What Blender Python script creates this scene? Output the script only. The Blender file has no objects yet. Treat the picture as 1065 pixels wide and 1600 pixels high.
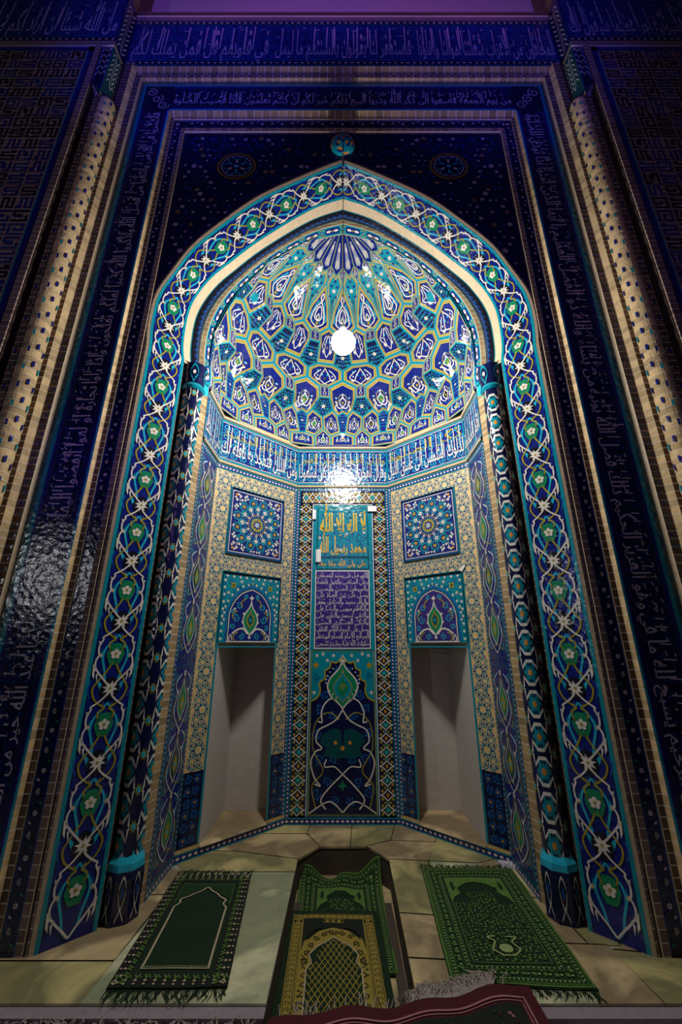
import bpy, math, random
from mathutils import Vector, geometry
random.seed(7)
R = math.radians
SC = bpy.context.scene
COL = SC.collection
S = 1.6                      # one unit of the plan below is the eye height, 1.6 m

# ------------------------------------------------------------------ camera, world, lights
cam_d = bpy.data.cameras.new('camera')
cam_d.sensor_fit = 'VERTICAL'; cam_d.sensor_height = 36.0; cam_d.lens = 14.0
cam_d.shift_x = -0.0016
cam_d.clip_end = 100; cam_d.clip_start = 0.05
cam = bpy.data.objects.new('camera', cam_d); COL.objects.link(cam)
cam.location = (0, 0, 1.6); cam.rotation_euler = (R(90 + 18.6), 0, 0)
SC.camera = cam
SC.view_settings.view_transform = 'Standard'; SC.view_settings.look = 'None'
SC.view_settings.gamma = 1.0; SC.view_settings.use_curve_mapping = False
SC.view_settings.exposure = 0.0
w = bpy.data.worlds.new('night'); SC.world = w; w.use_nodes = True
w.node_tree.nodes['Background'].inputs[0].default_value = (0.10, 0.07, 0.22, 1)
w.node_tree.nodes['Background'].inputs[1].default_value = 0.04
try:
    SC.cycles.use_denoising = True
    SC.cycles.sample_clamp_indirect = 4.0
    SC.cycles.max_bounces = 6
except Exception:
    pass

BULB_STRENGTH = 430.0

def spot(name, loc, target, col, power, size, blend=0.6, radius=0.15):
    d = bpy.data.lights.new(name, 'SPOT'); d.color = col; d.energy = power
    d.spot_size = R(size); d.spot_blend = blend; d.shadow_soft_size = radius
    o = bpy.data.objects.new(name, d); COL.objects.link(o)
    o.location = loc
    o.rotation_euler = (Vector(target) - Vector(loc)).to_track_quat('-Z', 'Y').to_euler()
    return o
# blue and violet floodlights of the courtyard side wash the upper wall
spot('blue_floodlight', (-1.9, -0.6, 3.6), (-1.6, 2.6, 8.6), (0.07, 0.06, 1.0), 640, 42, 1.0)
spot('blue_floodlight', (1.9, -0.6, 3.6), (1.6, 2.6, 8.6), (0.10, 0.07, 1.0), 460, 42, 1.0)
for lx in (-1.6, 0.0, 1.6):
    spot('violet_floodlight', (lx, 1.4, 8.3), (lx, 2.9, 10.2), (0.80, 0.22, 0.95), 20, 110, 0.9)
spot('violet_floodlight', (0.0, -2.8, 4.0), (0.0, 2.6, 6.4), (0.50, 0.22, 1.0), 85, 105, 1.0)
spot('blue_spotlight', (-2.2, -1.6, 3.0), (-1.95, 2.78, 2.95), (0.24, 0.05, 1.0), 75, 17, 1.0)
d = bpy.data.lights.new('hall_lamp', 'AREA'); d.shape = 'DISK'; d.size = 0.13; d.energy = 36; d.color = (0.95, 0.97, 1.0)
o = bpy.data.objects.new('hall_lamp', d); COL.objects.link(o); o.location = (-7.4, -4.8, 3.25)
o.rotation_euler = (Vector((-1.9, 2.75, 2.0)) - Vector(o.location)).to_track_quat('-Z', 'Y').to_euler()

# ------------------------------------------------------------------ materials
MATS = {}
def mat(name, col, rough=0.22, bump=0.25, bscale=14.0, var=0.25, metal=0.0, coat=0.0, emis=None, kind='tile', col2=None):
    m = bpy.data.materials.new(name); m.use_nodes = True
    nt = m.node_tree; N = nt.nodes; L = nt.links
    b = N['Principled BSDF']
    b.inputs['Roughness'].default_value = rough
    b.inputs['Metallic'].default_value = metal
    b.inputs['Coat Weight'].default_value = coat
    b.inputs['Coat Roughness'].default_value = 0.08
    geo = N.new('ShaderNodeNewGeometry')
    nz = N.new('ShaderNodeTexNoise'); nz.inputs['Scale'].default_value = bscale; nz.inputs['Detail'].default_value = 4.0
    L.new(geo.outputs['Position'], nz.inputs['Vector'])
    mx = N.new('ShaderNodeMix'); mx.data_type = 'RGBA'
    c = list(col) + [1.0]
    mx.inputs[6].default_value = [x * (1 - var) for x in col] + [1.0]
    mx.inputs[7].default_value = ([min(1, x * (1 + var)) for x in (col2 or col)] + [1.0])
    L.new(nz.outputs['Fac'], mx.inputs[0])
    out_col = mx.outputs[2]
    hgt = nz.outputs['Fac']
    if kind in ('brick_z', 'brick_x'):
        sep = N.new('ShaderNodeSeparateXYZ'); L.new(geo.outputs['Position'], sep.inputs[0])
        src = sep.outputs['Z' if kind == 'brick_z' else 'X']
        dv = N.new('ShaderNodeMath'); dv.operation = 'DIVIDE'; L.new(src, dv.inputs[0]); dv.inputs[1].default_value = 0.058 if kind == 'brick_z' else 0.09
        fr = N.new('ShaderNodeMath'); fr.operation = 'FRACT'; L.new(dv.outputs[0], fr.inputs[0])
        lt = N.new('ShaderNodeMath'); lt.operation = 'LESS_THAN'; L.new(fr.outputs[0], lt.inputs[0]); lt.inputs[1].default_value = 0.12
        fl = N.new('ShaderNodeMath'); fl.operation = 'FLOOR'; L.new(dv.outputs[0], fl.inputs[0])
        wn = N.new('ShaderNodeTexWhiteNoise'); wn.noise_dimensions = '1D'; L.new(fl.outputs[0], wn.inputs['W'])
        mb = N.new('ShaderNodeMix'); mb.data_type = 'RGBA'; mb.blend_type = 'MULTIPLY'; mb.inputs[0].default_value = 0.45
        L.new(out_col, mb.inputs[6]); L.new(wn.outputs['Value'], mb.inputs[7])
        mj = N.new('ShaderNodeMix'); mj.data_type = 'RGBA'; L.new(lt.outputs[0], mj.inputs[0])
        L.new(mb.outputs[2], mj.inputs[6]); mj.inputs[7].default_value = (0.62, 0.55, 0.45, 1)
        out_col = mj.outputs[2]
        sb = N.new('ShaderNodeMath'); sb.operation = 'SUBTRACT'; L.new(nz.outputs['Fac'], sb.inputs[0]); L.new(lt.outputs[0], sb.inputs[1])
        hgt = sb.outputs[0]
    if kind == 'marble':
        n2 = N.new('ShaderNodeTexNoise'); n2.inputs['Scale'].default_value = 2.2; n2.inputs['Detail'].default_value = 8; n2.inputs['Distortion'].default_value = 0.8
        L.new(geo.outputs['Position'], n2.inputs['Vector'])
        cr = N.new('ShaderNodeValToRGB'); L.new(n2.outputs['Fac'], cr.inputs[0])
        cr.color_ramp.elements[0].position = 0.32; cr.color_ramp.elements[0].color = [x * 0.62 for x in col] + [1]
        cr.color_ramp.elements[1].position = 0.62; cr.color_ramp.elements[1].color = [min(1, x * 1.1) for x in col] + [1]
        e = cr.color_ramp.elements.new(0.47); e.color = list(col2 or col) + [1]
        n3 = N.new('ShaderNodeTexNoise'); n3.inputs['Scale'].default_value = 26; n3.inputs['Detail'].default_value = 6
        L.new(geo.outputs['Position'], n3.inputs['Vector'])
        mm = N.new('ShaderNodeMix'); mm.data_type = 'RGBA'; mm.blend_type = 'MULTIPLY'; mm.inputs[0].default_value = 0.35
        L.new(cr.outputs[0], mm.inputs[6]); L.new(n3.outputs['Fac'], mm.inputs[7]); out_col = mm.outputs[2]
    if kind == 'glaze':      # glazed mosaic: every hand-cut piece sits a little askew
        vo = N.new('ShaderNodeTexVoronoi'); vo.inputs['Scale'].default_value = 22
        L.new(geo.outputs['Position'], vo.inputs['Vector'])
        ad = N.new('ShaderNodeMath'); ad.operation = 'MULTIPLY_ADD'; L.new(vo.outputs['Distance'], ad.inputs[0]); ad.inputs[1].default_value = 0.9
        L.new(nz.outputs['Fac'], ad.inputs[2]); hgt = ad.outputs[0]
    L.new(out_col, b.inputs['Base Color'])
    if bump:
        bp = N.new('ShaderNodeBump'); bp.inputs['Strength'].default_value = bump; bp.inputs['Distance'].default_value = 0.01
        L.new(hgt, bp.inputs['Height']); L.new(bp.outputs[0], b.inputs['Normal'])
    if emis:
        b.inputs['Emission Color'].default_value = list(emis[0]) + [1]; b.inputs['Emission Strength'].default_value = emis[1]
    MATS[name] = m
    return m
G = dict(rough=0.15, bump=0.22, bscale=38, var=0.25, kind='glaze')
mat('cobalt', (0.008, 0.017, 0.185), **G)
mat('navy', (0.006, 0.010, 0.055), **G)
mat('black_glaze', (0.012, 0.012, 0.02), **G)
mat('violet_glaze', (0.045, 0.028, 0.20), **G)
mat('turquoise', (0.005, 0.25, 0.34), **G)
mat('sky_glaze', (0.02, 0.42, 0.62), **G)
mat('azure', (0.01, 0.10, 0.42), **G)
mat('teal_dark', (0.004, 0.07, 0.08), **G)
mat('white_glaze', (0.74, 0.70, 0.64), **G)
mat('mustard', (0.34, 0.28, 0.020), **G)
mat('gold', (0.66, 0.46, 0.05), **G)
mat('orange', (0.62, 0.26, 0.03), **G)
mat('green_glaze', (0.01, 0.22, 0.10), **G)
mat('lilac', (0.56, 0.48, 0.62), **G); mat('pale_violet', (0.52, 0.46, 0.66), **G)
mat('azure_dark', (0.01, 0.05, 0.22), **G)
mat('cream', (0.56, 0.44, 0.29), rough=0.55, bump=0.3, bscale=30)
mat('beige_tile', (0.78, 0.52, 0.22), rough=0.5, bump=0.3, bscale=30)
mat('brick_upright', (0.50, 0.34, 0.16), rough=0.85, bump=0.7, bscale=22, kind='brick_z')
mat('brick_level', (0.50, 0.34, 0.16), rough=0.85, bump=0.7, bscale=22, kind='brick_x')
mat('brick_gold', (0.74, 0.53, 0.27), rough=0.8, bump=0.8, bscale=30, kind='brick_z')  # lighter brick copy: lamplight on inward faces put into the colour
mat('brick_dark', (0.17, 0.105, 0.06), rough=0.85, bump=0.7, bscale=22, kind='brick_z')  # darker brick copy: carries the shade of front faces and pockets
mat('brick_rose', (0.30, 0.20, 0.17), rough=0.85, bump=0.7, bscale=22, kind='brick_z')
mat('groove', (0.035, 0.022, 0.015), rough=0.95, bump=0.5)  # near-black: the shade inside the channels is put into the colour
mat('plaster', (0.55, 0.50, 0.47), rough=0.9, bump=0.3, bscale=18, var=0.12)
mat('plaster_pink', (0.62, 0.50, 0.56), rough=0.9, bump=0.2, bscale=8, var=0.10)
mat('marble_pale', (0.78, 0.76, 0.48), rough=0.35, bump=0.25, kind='marble', col2=(0.36, 0.40, 0.24))
mat('marble_tan', (0.76, 0.58, 0.31), rough=0.4, bump=0.3, kind='marble', col2=(0.34, 0.25, 0.14))
mat('marble_olive', (0.70, 0.59, 0.26), rough=0.4, bump=0.3, kind='marble', col2=(0.28, 0.26, 0.12))
mat('mortar', (0.36, 0.32, 0.28), rough=0.9, bump=0.6)
mat('curb_stone', (0.30, 0.24, 0.28), rough=0.85, bump=0.7, bscale=25)
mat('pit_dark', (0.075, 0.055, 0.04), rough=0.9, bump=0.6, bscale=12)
mat('shag', (0.42, 0.37, 0.36), rough=1.0, bump=1.0, bscale=60)
F = dict(rough=0.95, bump=0.8, bscale=160, var=0.45)
mat('rug_green_dark', (0.004, 0.026, 0.006), **F)
mat('rug_green', (0.006, 0.042, 0.008), **F)
mat('rug_green_light', (0.11, 0.23, 0.040), **F)
mat('rug_lime', (0.34, 0.44, 0.16), **F)
mat('rug_cream', (0.55, 0.44, 0.30), **F)
mat('rug_black', (0.008, 0.014, 0.008), **F)
mat('rug_yellow', (0.38, 0.28, 0.045), **F)
mat('rug_red', (0.075, 0.004, 0.010), **F)
mat('rug_pink', (0.48, 0.20, 0.20), **F)
mat('fringe_grey', (0.50, 0.42, 0.38), **F)
mat('paper_white', (0.85, 0.84, 0.82), rough=0.7, bump=0.1)
mat('tissue', (0.75, 0.74, 0.85), rough=0.95, bump=0.6, bscale=60)
mat('dark_metal', (0.05, 0.05, 0.055), rough=0.45, bump=0.0)
mat('cable', (0.10, 0.09, 0.10), rough=0.5, bump=0.0)
mat('bulb_glass', (0.9, 0.9, 0.9), rough=0.3, bump=0.0, emis=((1.0, 0.95, 0.86), BULB_STRENGTH))

# ------------------------------------------------------------------ object helpers
def W(x, d, z):              # plan units -> metres; z is measured from the eye, floor at -1
    return Vector((x * S, d * S, z * S + S))
def props(o, label=None, cat=None, group=None, kind=None):
    if label: o['label'] = label
    if cat: o['category'] = cat
    if group: o['group'] = group
    if kind: o['kind'] = kind
    return o
def thing(name, at, label, cat, group=None):
    o = bpy.data.objects.new(name, None); COL.objects.link(o); o.location = W(*at); o.empty_display_size = 0.1
    return props(o, label, cat, group)
def abs_loc(o):
    v = Vector((0, 0, 0))
    while o is not None: v = v + o.location; o = o.parent
    return v
def make(name, verts, faces, fm, parent=None, origin=None, smooth=False):
    mats = []
    idx = []
    for m in fm:
        if m not in mats: mats.append(m)
        idx.append(mats.index(m))
    if parent is not None: org = abs_loc(parent)
    elif origin is not None: org = W(*origin)
    else: org = Vector((0, 0, 0))
    me = bpy.data.meshes.new(name)
    me.from_pydata([tuple(v - org) for v in verts], [], faces)
    for m in mats: me.materials.append(MATS[m])
    me.polygons.foreach_set('material_index', idx)
    if smooth: me.polygons.foreach_set('use_smooth', [True] * len(faces))
    me.update()
    o = bpy.data.objects.new(name, me); COL.objects.link(o)
    if parent is not None: o.parent = parent
    else: o.location = org
    return o

class Geo:
    """3-D collector in plan units."""
    def __init__(s): s.v = []; s.f = []; s.m = []
    def quad(s, a, b, c, d, m):
        n = len(s.v); s.v += [W(*a), W(*b), W(*c), W(*d)]; s.f.append((n, n+1, n+2, n+3)); s.m.append(m)
    def poly(s, pts, m):
        n = len(s.v); s.v += [W(*p) for p in pts]; s.f.append(tuple(range(n, n+len(pts)))); s.m.append(m)
    def box(s, x0, d0, z0, x1, d1, z1, m):
        n = len(s.v)
        s.v += [W(x, d, z) for x in (x0, x1) for d in (d0, d1) for z in (z0, z1)]
        for q in ((0,1,3,2),(4,6,7,5),(0,4,5,1),(2,3,7,6),(0,2,6,4),(1,5,7,3)):
            s.f.append(tuple(n+i for i in q)); s.m.append(m)
    def grid(s, fn, nu, nv, m):
        n = len(s.v)
        for i in range(nu+1):
            for j in range(nv+1): s.v.append(W(*fn(i/nu, j/nv)))
        for i in range(nu):
            for j in range(nv):
                a = n+i*(nv+1)+j; s.f.append((a, a+nv+1, a+nv+2, a+1)); s.m.append(m(i, j) if callable(m) else m)
    def prism(s, pts, z0, z1, m, mside=None):
        n = len(pts)
        s.poly([(x, d, z1) for x, d in pts], m)
        for i in range(n):
            a, b = pts[i], pts[(i+1) % n]
            s.quad((a[0], a[1], z0), (b[0], b[1], z0), (b[0], b[1], z1), (a[0], a[1], z1), mside or m)
    def tube(s, pts, r, m, n=8):
        b = len(s.v); pts = [Vector(p) for p in pts]
        for i, p in enumerate(pts):
            t = (pts[min(i+1, len(pts)-1)] - pts[max(i-1, 0)]).normalized()
            a = t.cross(Vector((0, 1, 0)))
            if a.length < 0.2: a = t.cross(Vector((1, 0, 0)))
            a.normalize(); c = t.cross(a)
            rr = r[i] if isinstance(r, (list, tuple)) else r
            for k in range(n):
                q = p + (a * math.cos(2*math.pi*k/n) + c * math.sin(2*math.pi*k/n)) * rr
                s.v.append(W(*q))
        for i in range(len(pts)-1):
            for k in range(n):
                s.f.append((b+i*n+k, b+i*n+(k+1) % n, b+(i+1)*n+(k+1) % n, b+(i+1)*n+k)); s.m.append(m)
        s.f.append(tuple(b+k for k in range(n))); s.m.append(m)
        s.f.append(tuple(b+(len(pts)-1)*n+k for k in reversed(range(n)))); s.m.append(m)
    def lathe(s, c, prof, m, n=24):
        b = len(s.v)
        for r, z in prof:
            for k in range(n):
                s.v.append(W(c[0]+r*math.cos(2*math.pi*k/n), c[1]+r*math.sin(2*math.pi*k/n), c[2]+z))
        for i in range(len(prof)-1):
            for k in range(n):
                s.f.append((b+i*n+k, b+i*n+(k+1) % n, b+(i+1)*n+(k+1) % n, b+(i+1)*n+k)); s.m.append(m)
    def build(s, name, parent=None, origin=None, smooth=False):
        return make(name, s.v, s.f, s.m, parent, origin, smooth)

EPS = 0.0006
def smoothpts(pts, n=6, closed=False):
    out = []; L = len(pts)
    rng = L if closed else L-1
    for i in range(rng):
        p0 = pts[(i-1) % L] if closed or i > 0 else pts[0]
        p1 = pts[i]; p2 = pts[(i+1) % L]
        p3 = pts[(i+2) % L] if closed or i+2 < L else pts[-1]
        for k in range(n):
            t = k/n; t2 = t*t; t3 = t2*t
            out.append(tuple(0.5*(2*b+(c-a)*t+(2*a-5*b+4*c-d)*t2+(3*b-a-3*c+d)*t3) for a, b, c, d in zip(p0, p1, p2, p3)))
    if not closed: out.append(tuple(pts[-1]))
    return out

class Pat:
    """2-D ornament: faces in (u, v, layer), later laid on a wall by a mapping."""
    def __init__(s, seg=None): s.v = []; s.f = []; s.m = []; s.T = [lambda u, v: (u, v)]; s.seg = seg
    def push(s, fn): o = s.T[-1]; s.T.append(lambda u, v: o(*fn(u, v)))
    def at(s, cu, cv, su=1.0, sv=None, rot=0.0):
        sv = su if sv is None else sv; c, n = math.cos(rot), math.sin(rot)
        s.push(lambda u, v: (cu+su*u*c-sv*v*n, cv+su*u*n+sv*v*c)); return s
    def pop(s): s.T.pop()
    def V(s, u, v, l): u, v = s.T[-1](u, v); s.v.append((u, v, l)); return len(s.v)-1
    def rect(s, u0, v0, u1, v1, m, l=0, nu=1, nv=1):
        for i in range(nu):
            for j in range(nv):
                a, b = u0+(u1-u0)*i/nu, u0+(u1-u0)*(i+1)/nu; c, d = v0+(v1-v0)*j/nv, v0+(v1-v0)*(j+1)/nv
                s.f.append((s.V(a, c, l), s.V(b, c, l), s.V(b, d, l), s.V(a, d, l))); s.m.append(m)
    def poly(s, pts, m, l=1):
        tr = geometry.tessellate_polygon([[Vector((p[0], p[1], 0)) for p in pts]])
        if s.seg:
            st = [tuple((pts[i][0], pts[i][1]) for i in t) for t in tr]
            while st:
                a, b, c = st.pop(); e = [math.dist(a, b), math.dist(b, c), math.dist(c, a)]; k = e.index(max(e))
                if e[k] > s.seg:
                    p, q, r = ((a, b, c), (b, c, a), (c, a, b))[k]; h = ((p[0]+q[0])/2, (p[1]+q[1])/2); st += [(p, h, r), (h, q, r)]
                else:
                    s.f.append((s.V(*a, l), s.V(*b, l), s.V(*c, l))); s.m.append(m)
            return
        ids = [s.V(p[0], p[1], l) for p in pts]
        for t in tr: s.f.append(tuple(ids[i] for i in t)); s.m.append(m)
    def fan(s, cu, cv, pts, m, l=1):
        c = s.V(cu, cv, l); ids = [s.V(p[0], p[1], l) for p in pts]
        for i in range(len(ids)): s.f.append((c, ids[i], ids[(i+1) % len(ids)])); s.m.append(m)
    def star(s, cu, cv, r0, r1, n, m, l=1, rot=0.0):
        s.fan(cu, cv, [(cu+(r0 if k % 2 == 0 else r1)*math.cos(rot+math.pi*k/n), cv+(r0 if k % 2 == 0 else r1)*math.sin(rot+math.pi*k/n)) for k in range(2*n)], m, l)
    def disc(s, cu, cv, r, m, l=1, n=8, rv=None):
        rv = r if rv is None else rv
        s.fan(cu, cv, [(cu+r*math.cos(2*math.pi*k/n), cv+rv*math.sin(2*math.pi*k/n)) for k in range(n)], m, l)
    def ring(s, cu, cv, r, w, m, l=1, n=12, rv=None, rot=0.0):
        rv = r if rv is None else rv
        s.ribbon([(cu+r*math.cos(rot+2*math.pi*k/n), cv+rv*math.sin(rot+2*math.pi*k/n)) for k in range(n)], w, m, l, True)
    def ribbon(s, pts, w, m, l=1, closed=False):
        if s.seg and not isinstance(w, (list, tuple)):
            q = []; L_ = len(pts)
            for i in range(L_ if closed else L_-1):
                a, b = pts[i], pts[(i+1) % L_]; k = max(1, int(math.dist(a, b)/s.seg))
                q += [(a[0]+(b[0]-a[0])*j/k, a[1]+(b[1]-a[1])*j/k) for j in range(k)]
            if not closed: q.append(pts[-1])
            pts = q
        n = len(pts)
        if n < 2: return
        ids = []
        for i in range(n):
            a = pts[(i-1) % n] if closed or i > 0 else pts[i]
            b = pts[(i+1) % n] if closed or i < n-1 else pts[i]
            dx, dy = b[0]-a[0], b[1]-a[1]; L = math.hypot(dx, dy) or 1e-9
            ww = (w[i] if isinstance(w, (list, tuple)) else w)*0.5
            nx, ny = -dy/L*ww, dx/L*ww
            ids.append((s.V(pts[i][0]+nx, pts[i][1]+ny, l), s.V(pts[i][0]-nx, pts[i][1]-ny, l)))
        for i in range(n if closed else n-1):
            a, b = ids[i], ids[(i+1) % n]
            s.f.append((a[0], a[1], b[1], b[0])); s.m.append(m)
    def curve(s, pts, w, m, l=1, closed=False, n=6): s.ribbon(smoothpts(pts, n, closed), w, m, l, closed)
    def leaf(s, cu, cv, L, wd, rot, m, l=1):
        c, n = math.cos(rot), math.sin(rot)
        p = [(0, 0), (L*0.3, wd*0.5), (L*0.65, wd*0.4), (L, 0), (L*0.6, -wd*0.25), (L*0.3, -wd*0.35)]
        s.fan(cu+L*0.4*c, cv+L*0.4*n, [(cu+x*c-y*n, cv+x*n+y*c) for x, y in p], m, l)
    def drop(s, cu, cv, a, b, m, l=1, outline=None, w=0.0):
        p = smoothpts([(0, b), (0.22*a, 0.62*b), (0.8*a, 0.22*b), (a, -0.15*b), (0.72*a, -0.55*b), (0.25*a, -0.8*b), (0, -b)], 3)
        q = [(x, y) for x, y in p] + [(-x, y) for x, y in reversed(p[1:-1])]
        q = [(cu+x, cv+y) for x, y in q]
        if m: s.fan(cu, cv, q, m, l)
        if outline: s.ribbon(q, w, outline, l+1, True)
    def build_data(s, fn):
        return [W(*fn(u, v, l*EPS)) for u, v, l in s.v]
    def build(s, name, fn, parent=None, origin=None):
        return make(name, s.build_data(fn), s.f, s.m, parent, origin)

def plane(o, u, v, n):
    o, u, v, n = Vector(o), Vector(u).normalized(), Vector(v).normalized(), Vector(n).normalized()
    return lambda a, b, h: tuple(o + u*a + v*b + n*h)

# ------------------------------------------------------------------ Arabic lettering
_F = {}
def _reg(ch, base, n):
    _F[ch] = [base+i for i in range(n)]
for ch, b, n in (('ا',0xFE8D,2),('ب',0xFE8F,4),('ة',0xFE93,2),('ت',0xFE95,4),('ث',0xFE99,4),('ج',0xFE9D,4),('ح',0xFEA1,4),('خ',0xFEA5,4),
                 ('د',0xFEA9,2),('ذ',0xFEAB,2),('ر',0xFEAD,2),('ز',0xFEAF,2),('س',0xFEB1,4),('ش',0xFEB5,4),('ص',0xFEB9,4),('ض',0xFEBD,4),
                 ('ط',0xFEC1,4),('ظ',0xFEC5,4),('ع',0xFEC9,4),('غ',0xFECD,4),('ف',0xFED1,4),('ق',0xFED5,4),('ك',0xFED9,4),('ل',0xFEDD,4),
                 ('م',0xFEE1,4),('ن',0xFEE5,4),('ه',0xFEE9,4),('و',0xFEED,2),('ى',0xFEEF,2),('ي',0xFEF1,4),('ئ',0xFE89,4),('ؤ',0xFE85,2)):
    _reg(ch, b, n)
def shape_arabic(t):
    t = t.replace('أ', 'ا').replace('إ', 'ا')
    words = []
    for wd in t.split(' '):
        if wd == 'الله': words.append('\uFDF2'); continue
        seq = []; i = 0
        while i < len(wd):
            if wd[i] == 'ل' and i+1 < len(wd) and wd[i+1] == 'ا': seq.append('LA'); i += 2
            else: seq.append(wd[i]); i += 1
        out = ''
        for k, ch in enumerate(seq):
            prev = seq[k-1] if k else None
            jp = prev is not None and prev != 'LA' and len(_F.get(prev, [0])) == 4
            if ch == 'LA': out += chr(0xFEFC if jp else 0xFEFB); continue
            f = _F.get(ch)
            if f is None: out += ch; continue
            jn = k+1 < len(seq) and len(f) == 4 and (seq[k+1] == 'LA' or seq[k+1] in _F)
            ix = (3 if jp and jn else 1 if jp else 2 if jn else 0)
            out += chr(f[ix])
        words.append(out)
    return ' '.join(words)[::-1]
_TC = {}
def text_mesh(t, bold=0.0):
    key = (t, bold)
    if key in _TC: return _TC[key]
    c = bpy.data.curves.new('lettering', 'FONT'); c.resolution_u = 2; c.offset = bold
    c.body = shape_arabic(t)
    o = bpy.data.objects.new('lettering', c); COL.objects.link(o)
    m = o.to_mesh()
    vs = [(v.co.x, v.co.y) for v in m.vertices]; fs = [tuple(p.vertices) for p in m.polygons]
    o.to_mesh_clear(); bpy.data.objects.remove(o); bpy.data.curves.remove(c)
    _TC[key] = (vs, fs); return vs, fs
def lettering(P, t, u0, v0, u1, v1, m, l=3, bold=0.012, tall=1.9, rows=1):
    """fit one line of text into a box; ascenders drawn out the way the tile bands do"""
    vs, fs = text_mesh(t, bold)
    st = lambda y: y if y < 0.30 else 0.30+(y-0.30)*tall
    xs = [x for x, y in vs]; ys = [st(y) for x, y in vs]
    x0, x1, y0, y1 = min(xs), max(xs), max(min(ys), -0.30), min(max(ys), st(0.80))
    b = len(P.v)
    for (x, y), yy in zip(vs, ys):
        P.V(u0+(x-x0)/(x1-x0)*(u1-u0), v0+(yy-y0)/(y1-y0)*(v1-v0), l)
    for f in fs: P.f.append(tuple(b+i for i in f)); P.m.append(m)

# ------------------------------------------------------------------ ornament vocabulary
def spiral(P, cu, cv, r, m, w, turns=1.4, d=1, rot=0.0, l=1, leafm=None):
    pts = []
    n = 14
    for k in range(n+1):
        t = k/n; a = rot+d*turns*2*math.pi*t; rr = r*(1-0.82*t)
        pts.append((cu+rr*math.cos(a), cv+rr*math.sin(a)))
    P.ribbon(pts, w, m, l)
    if leafm:
        for k in (2, 5, 8):
            p = pts[k]; a = math.atan2(p[1]-cv, p[0]-cu)
            P.leaf(p[0], p[1], r*0.5, r*0.3, a+0.7*d, leafm, l)
def scroll_fill(P, u0, v0, u1, v1, cell, m, w, l=1, leafm=None, flower=None):
    nu = max(1, round((u1-u0)/cell)); nv = max(1, round((v1-v0)/cell)); a = (u1-u0)/nu; b = (v1-v0)/nv
    r = min(a, b)*0.46
    for i in range(nu):
        for j in range(nv):
            spiral(P, u0+(i+.5)*a, v0+(j+.5)*b, r, m, w, 1.5, 1 if (i+j) % 2 else -1, (i*2.1+j*1.3), l, leafm)
            if flower and (i+j) % 2 == 0: blossom(P, u0+(i+.5)*a, v0+(j+.5)*b, r*0.42, flower, 'mustard', l+1)
def blossom(P, cu, cv, r, m, core='mustard', l=3, n=5, rot=0.3):
    P.star(cu, cv, r, r*0.55, n, m, l, rot)
    P.disc(cu, cv, r*0.28, core, l+1, 6)
def lotus(P, cu, cv, r, m, l=3, up=1):
    for a in (-1.15, -0.6, 0, 0.6, 1.15):
        P.leaf(cu, cv, r*(1.15-abs(a)*0.2), r*0.5, math.pi/2*up+a, m, l)
    P.disc(cu, cv, r*0.22, 'mustard', l+1, 6)
def dashes(P, u0, v0, u1, v1, along, base='cobalt', l=0, pitch=0.02, edge='turquoise'):
    """thin dashed guard stripe"""
    P.rect(u0, v0, u1, v1, base, l)
    if along == 'v':
        w = u1-u0; n = max(1, int((v1-v0)/pitch))
        if edge: P.rect(u0, v0, u0+w*.16, v1, edge, l+1); P.rect(u1-w*.16, v0, u1, v1, edge, l+1)
        for k in range(n):
            c = v0+(k+.5)*(v1-v0)/n; P.disc((u0+u1)/2, c, w*.17, 'white_glaze', l+2, 6, pitch*.34)
    else:
        w = v1-v0; n = max(1, int((u1-u0)/pitch))
        if edge: P.rect(u0, v0, u1, v0+w*.16, edge, l+1); P.rect(u0, v1-w*.16, u1, v1, edge, l+1)
        for k in range(n):
            c = u0+(k+.5)*(u1-u0)/n; P.disc(c, (v0+v1)/2, pitch*.34, 'white_glaze', l+2, 6, w*.17)

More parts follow.
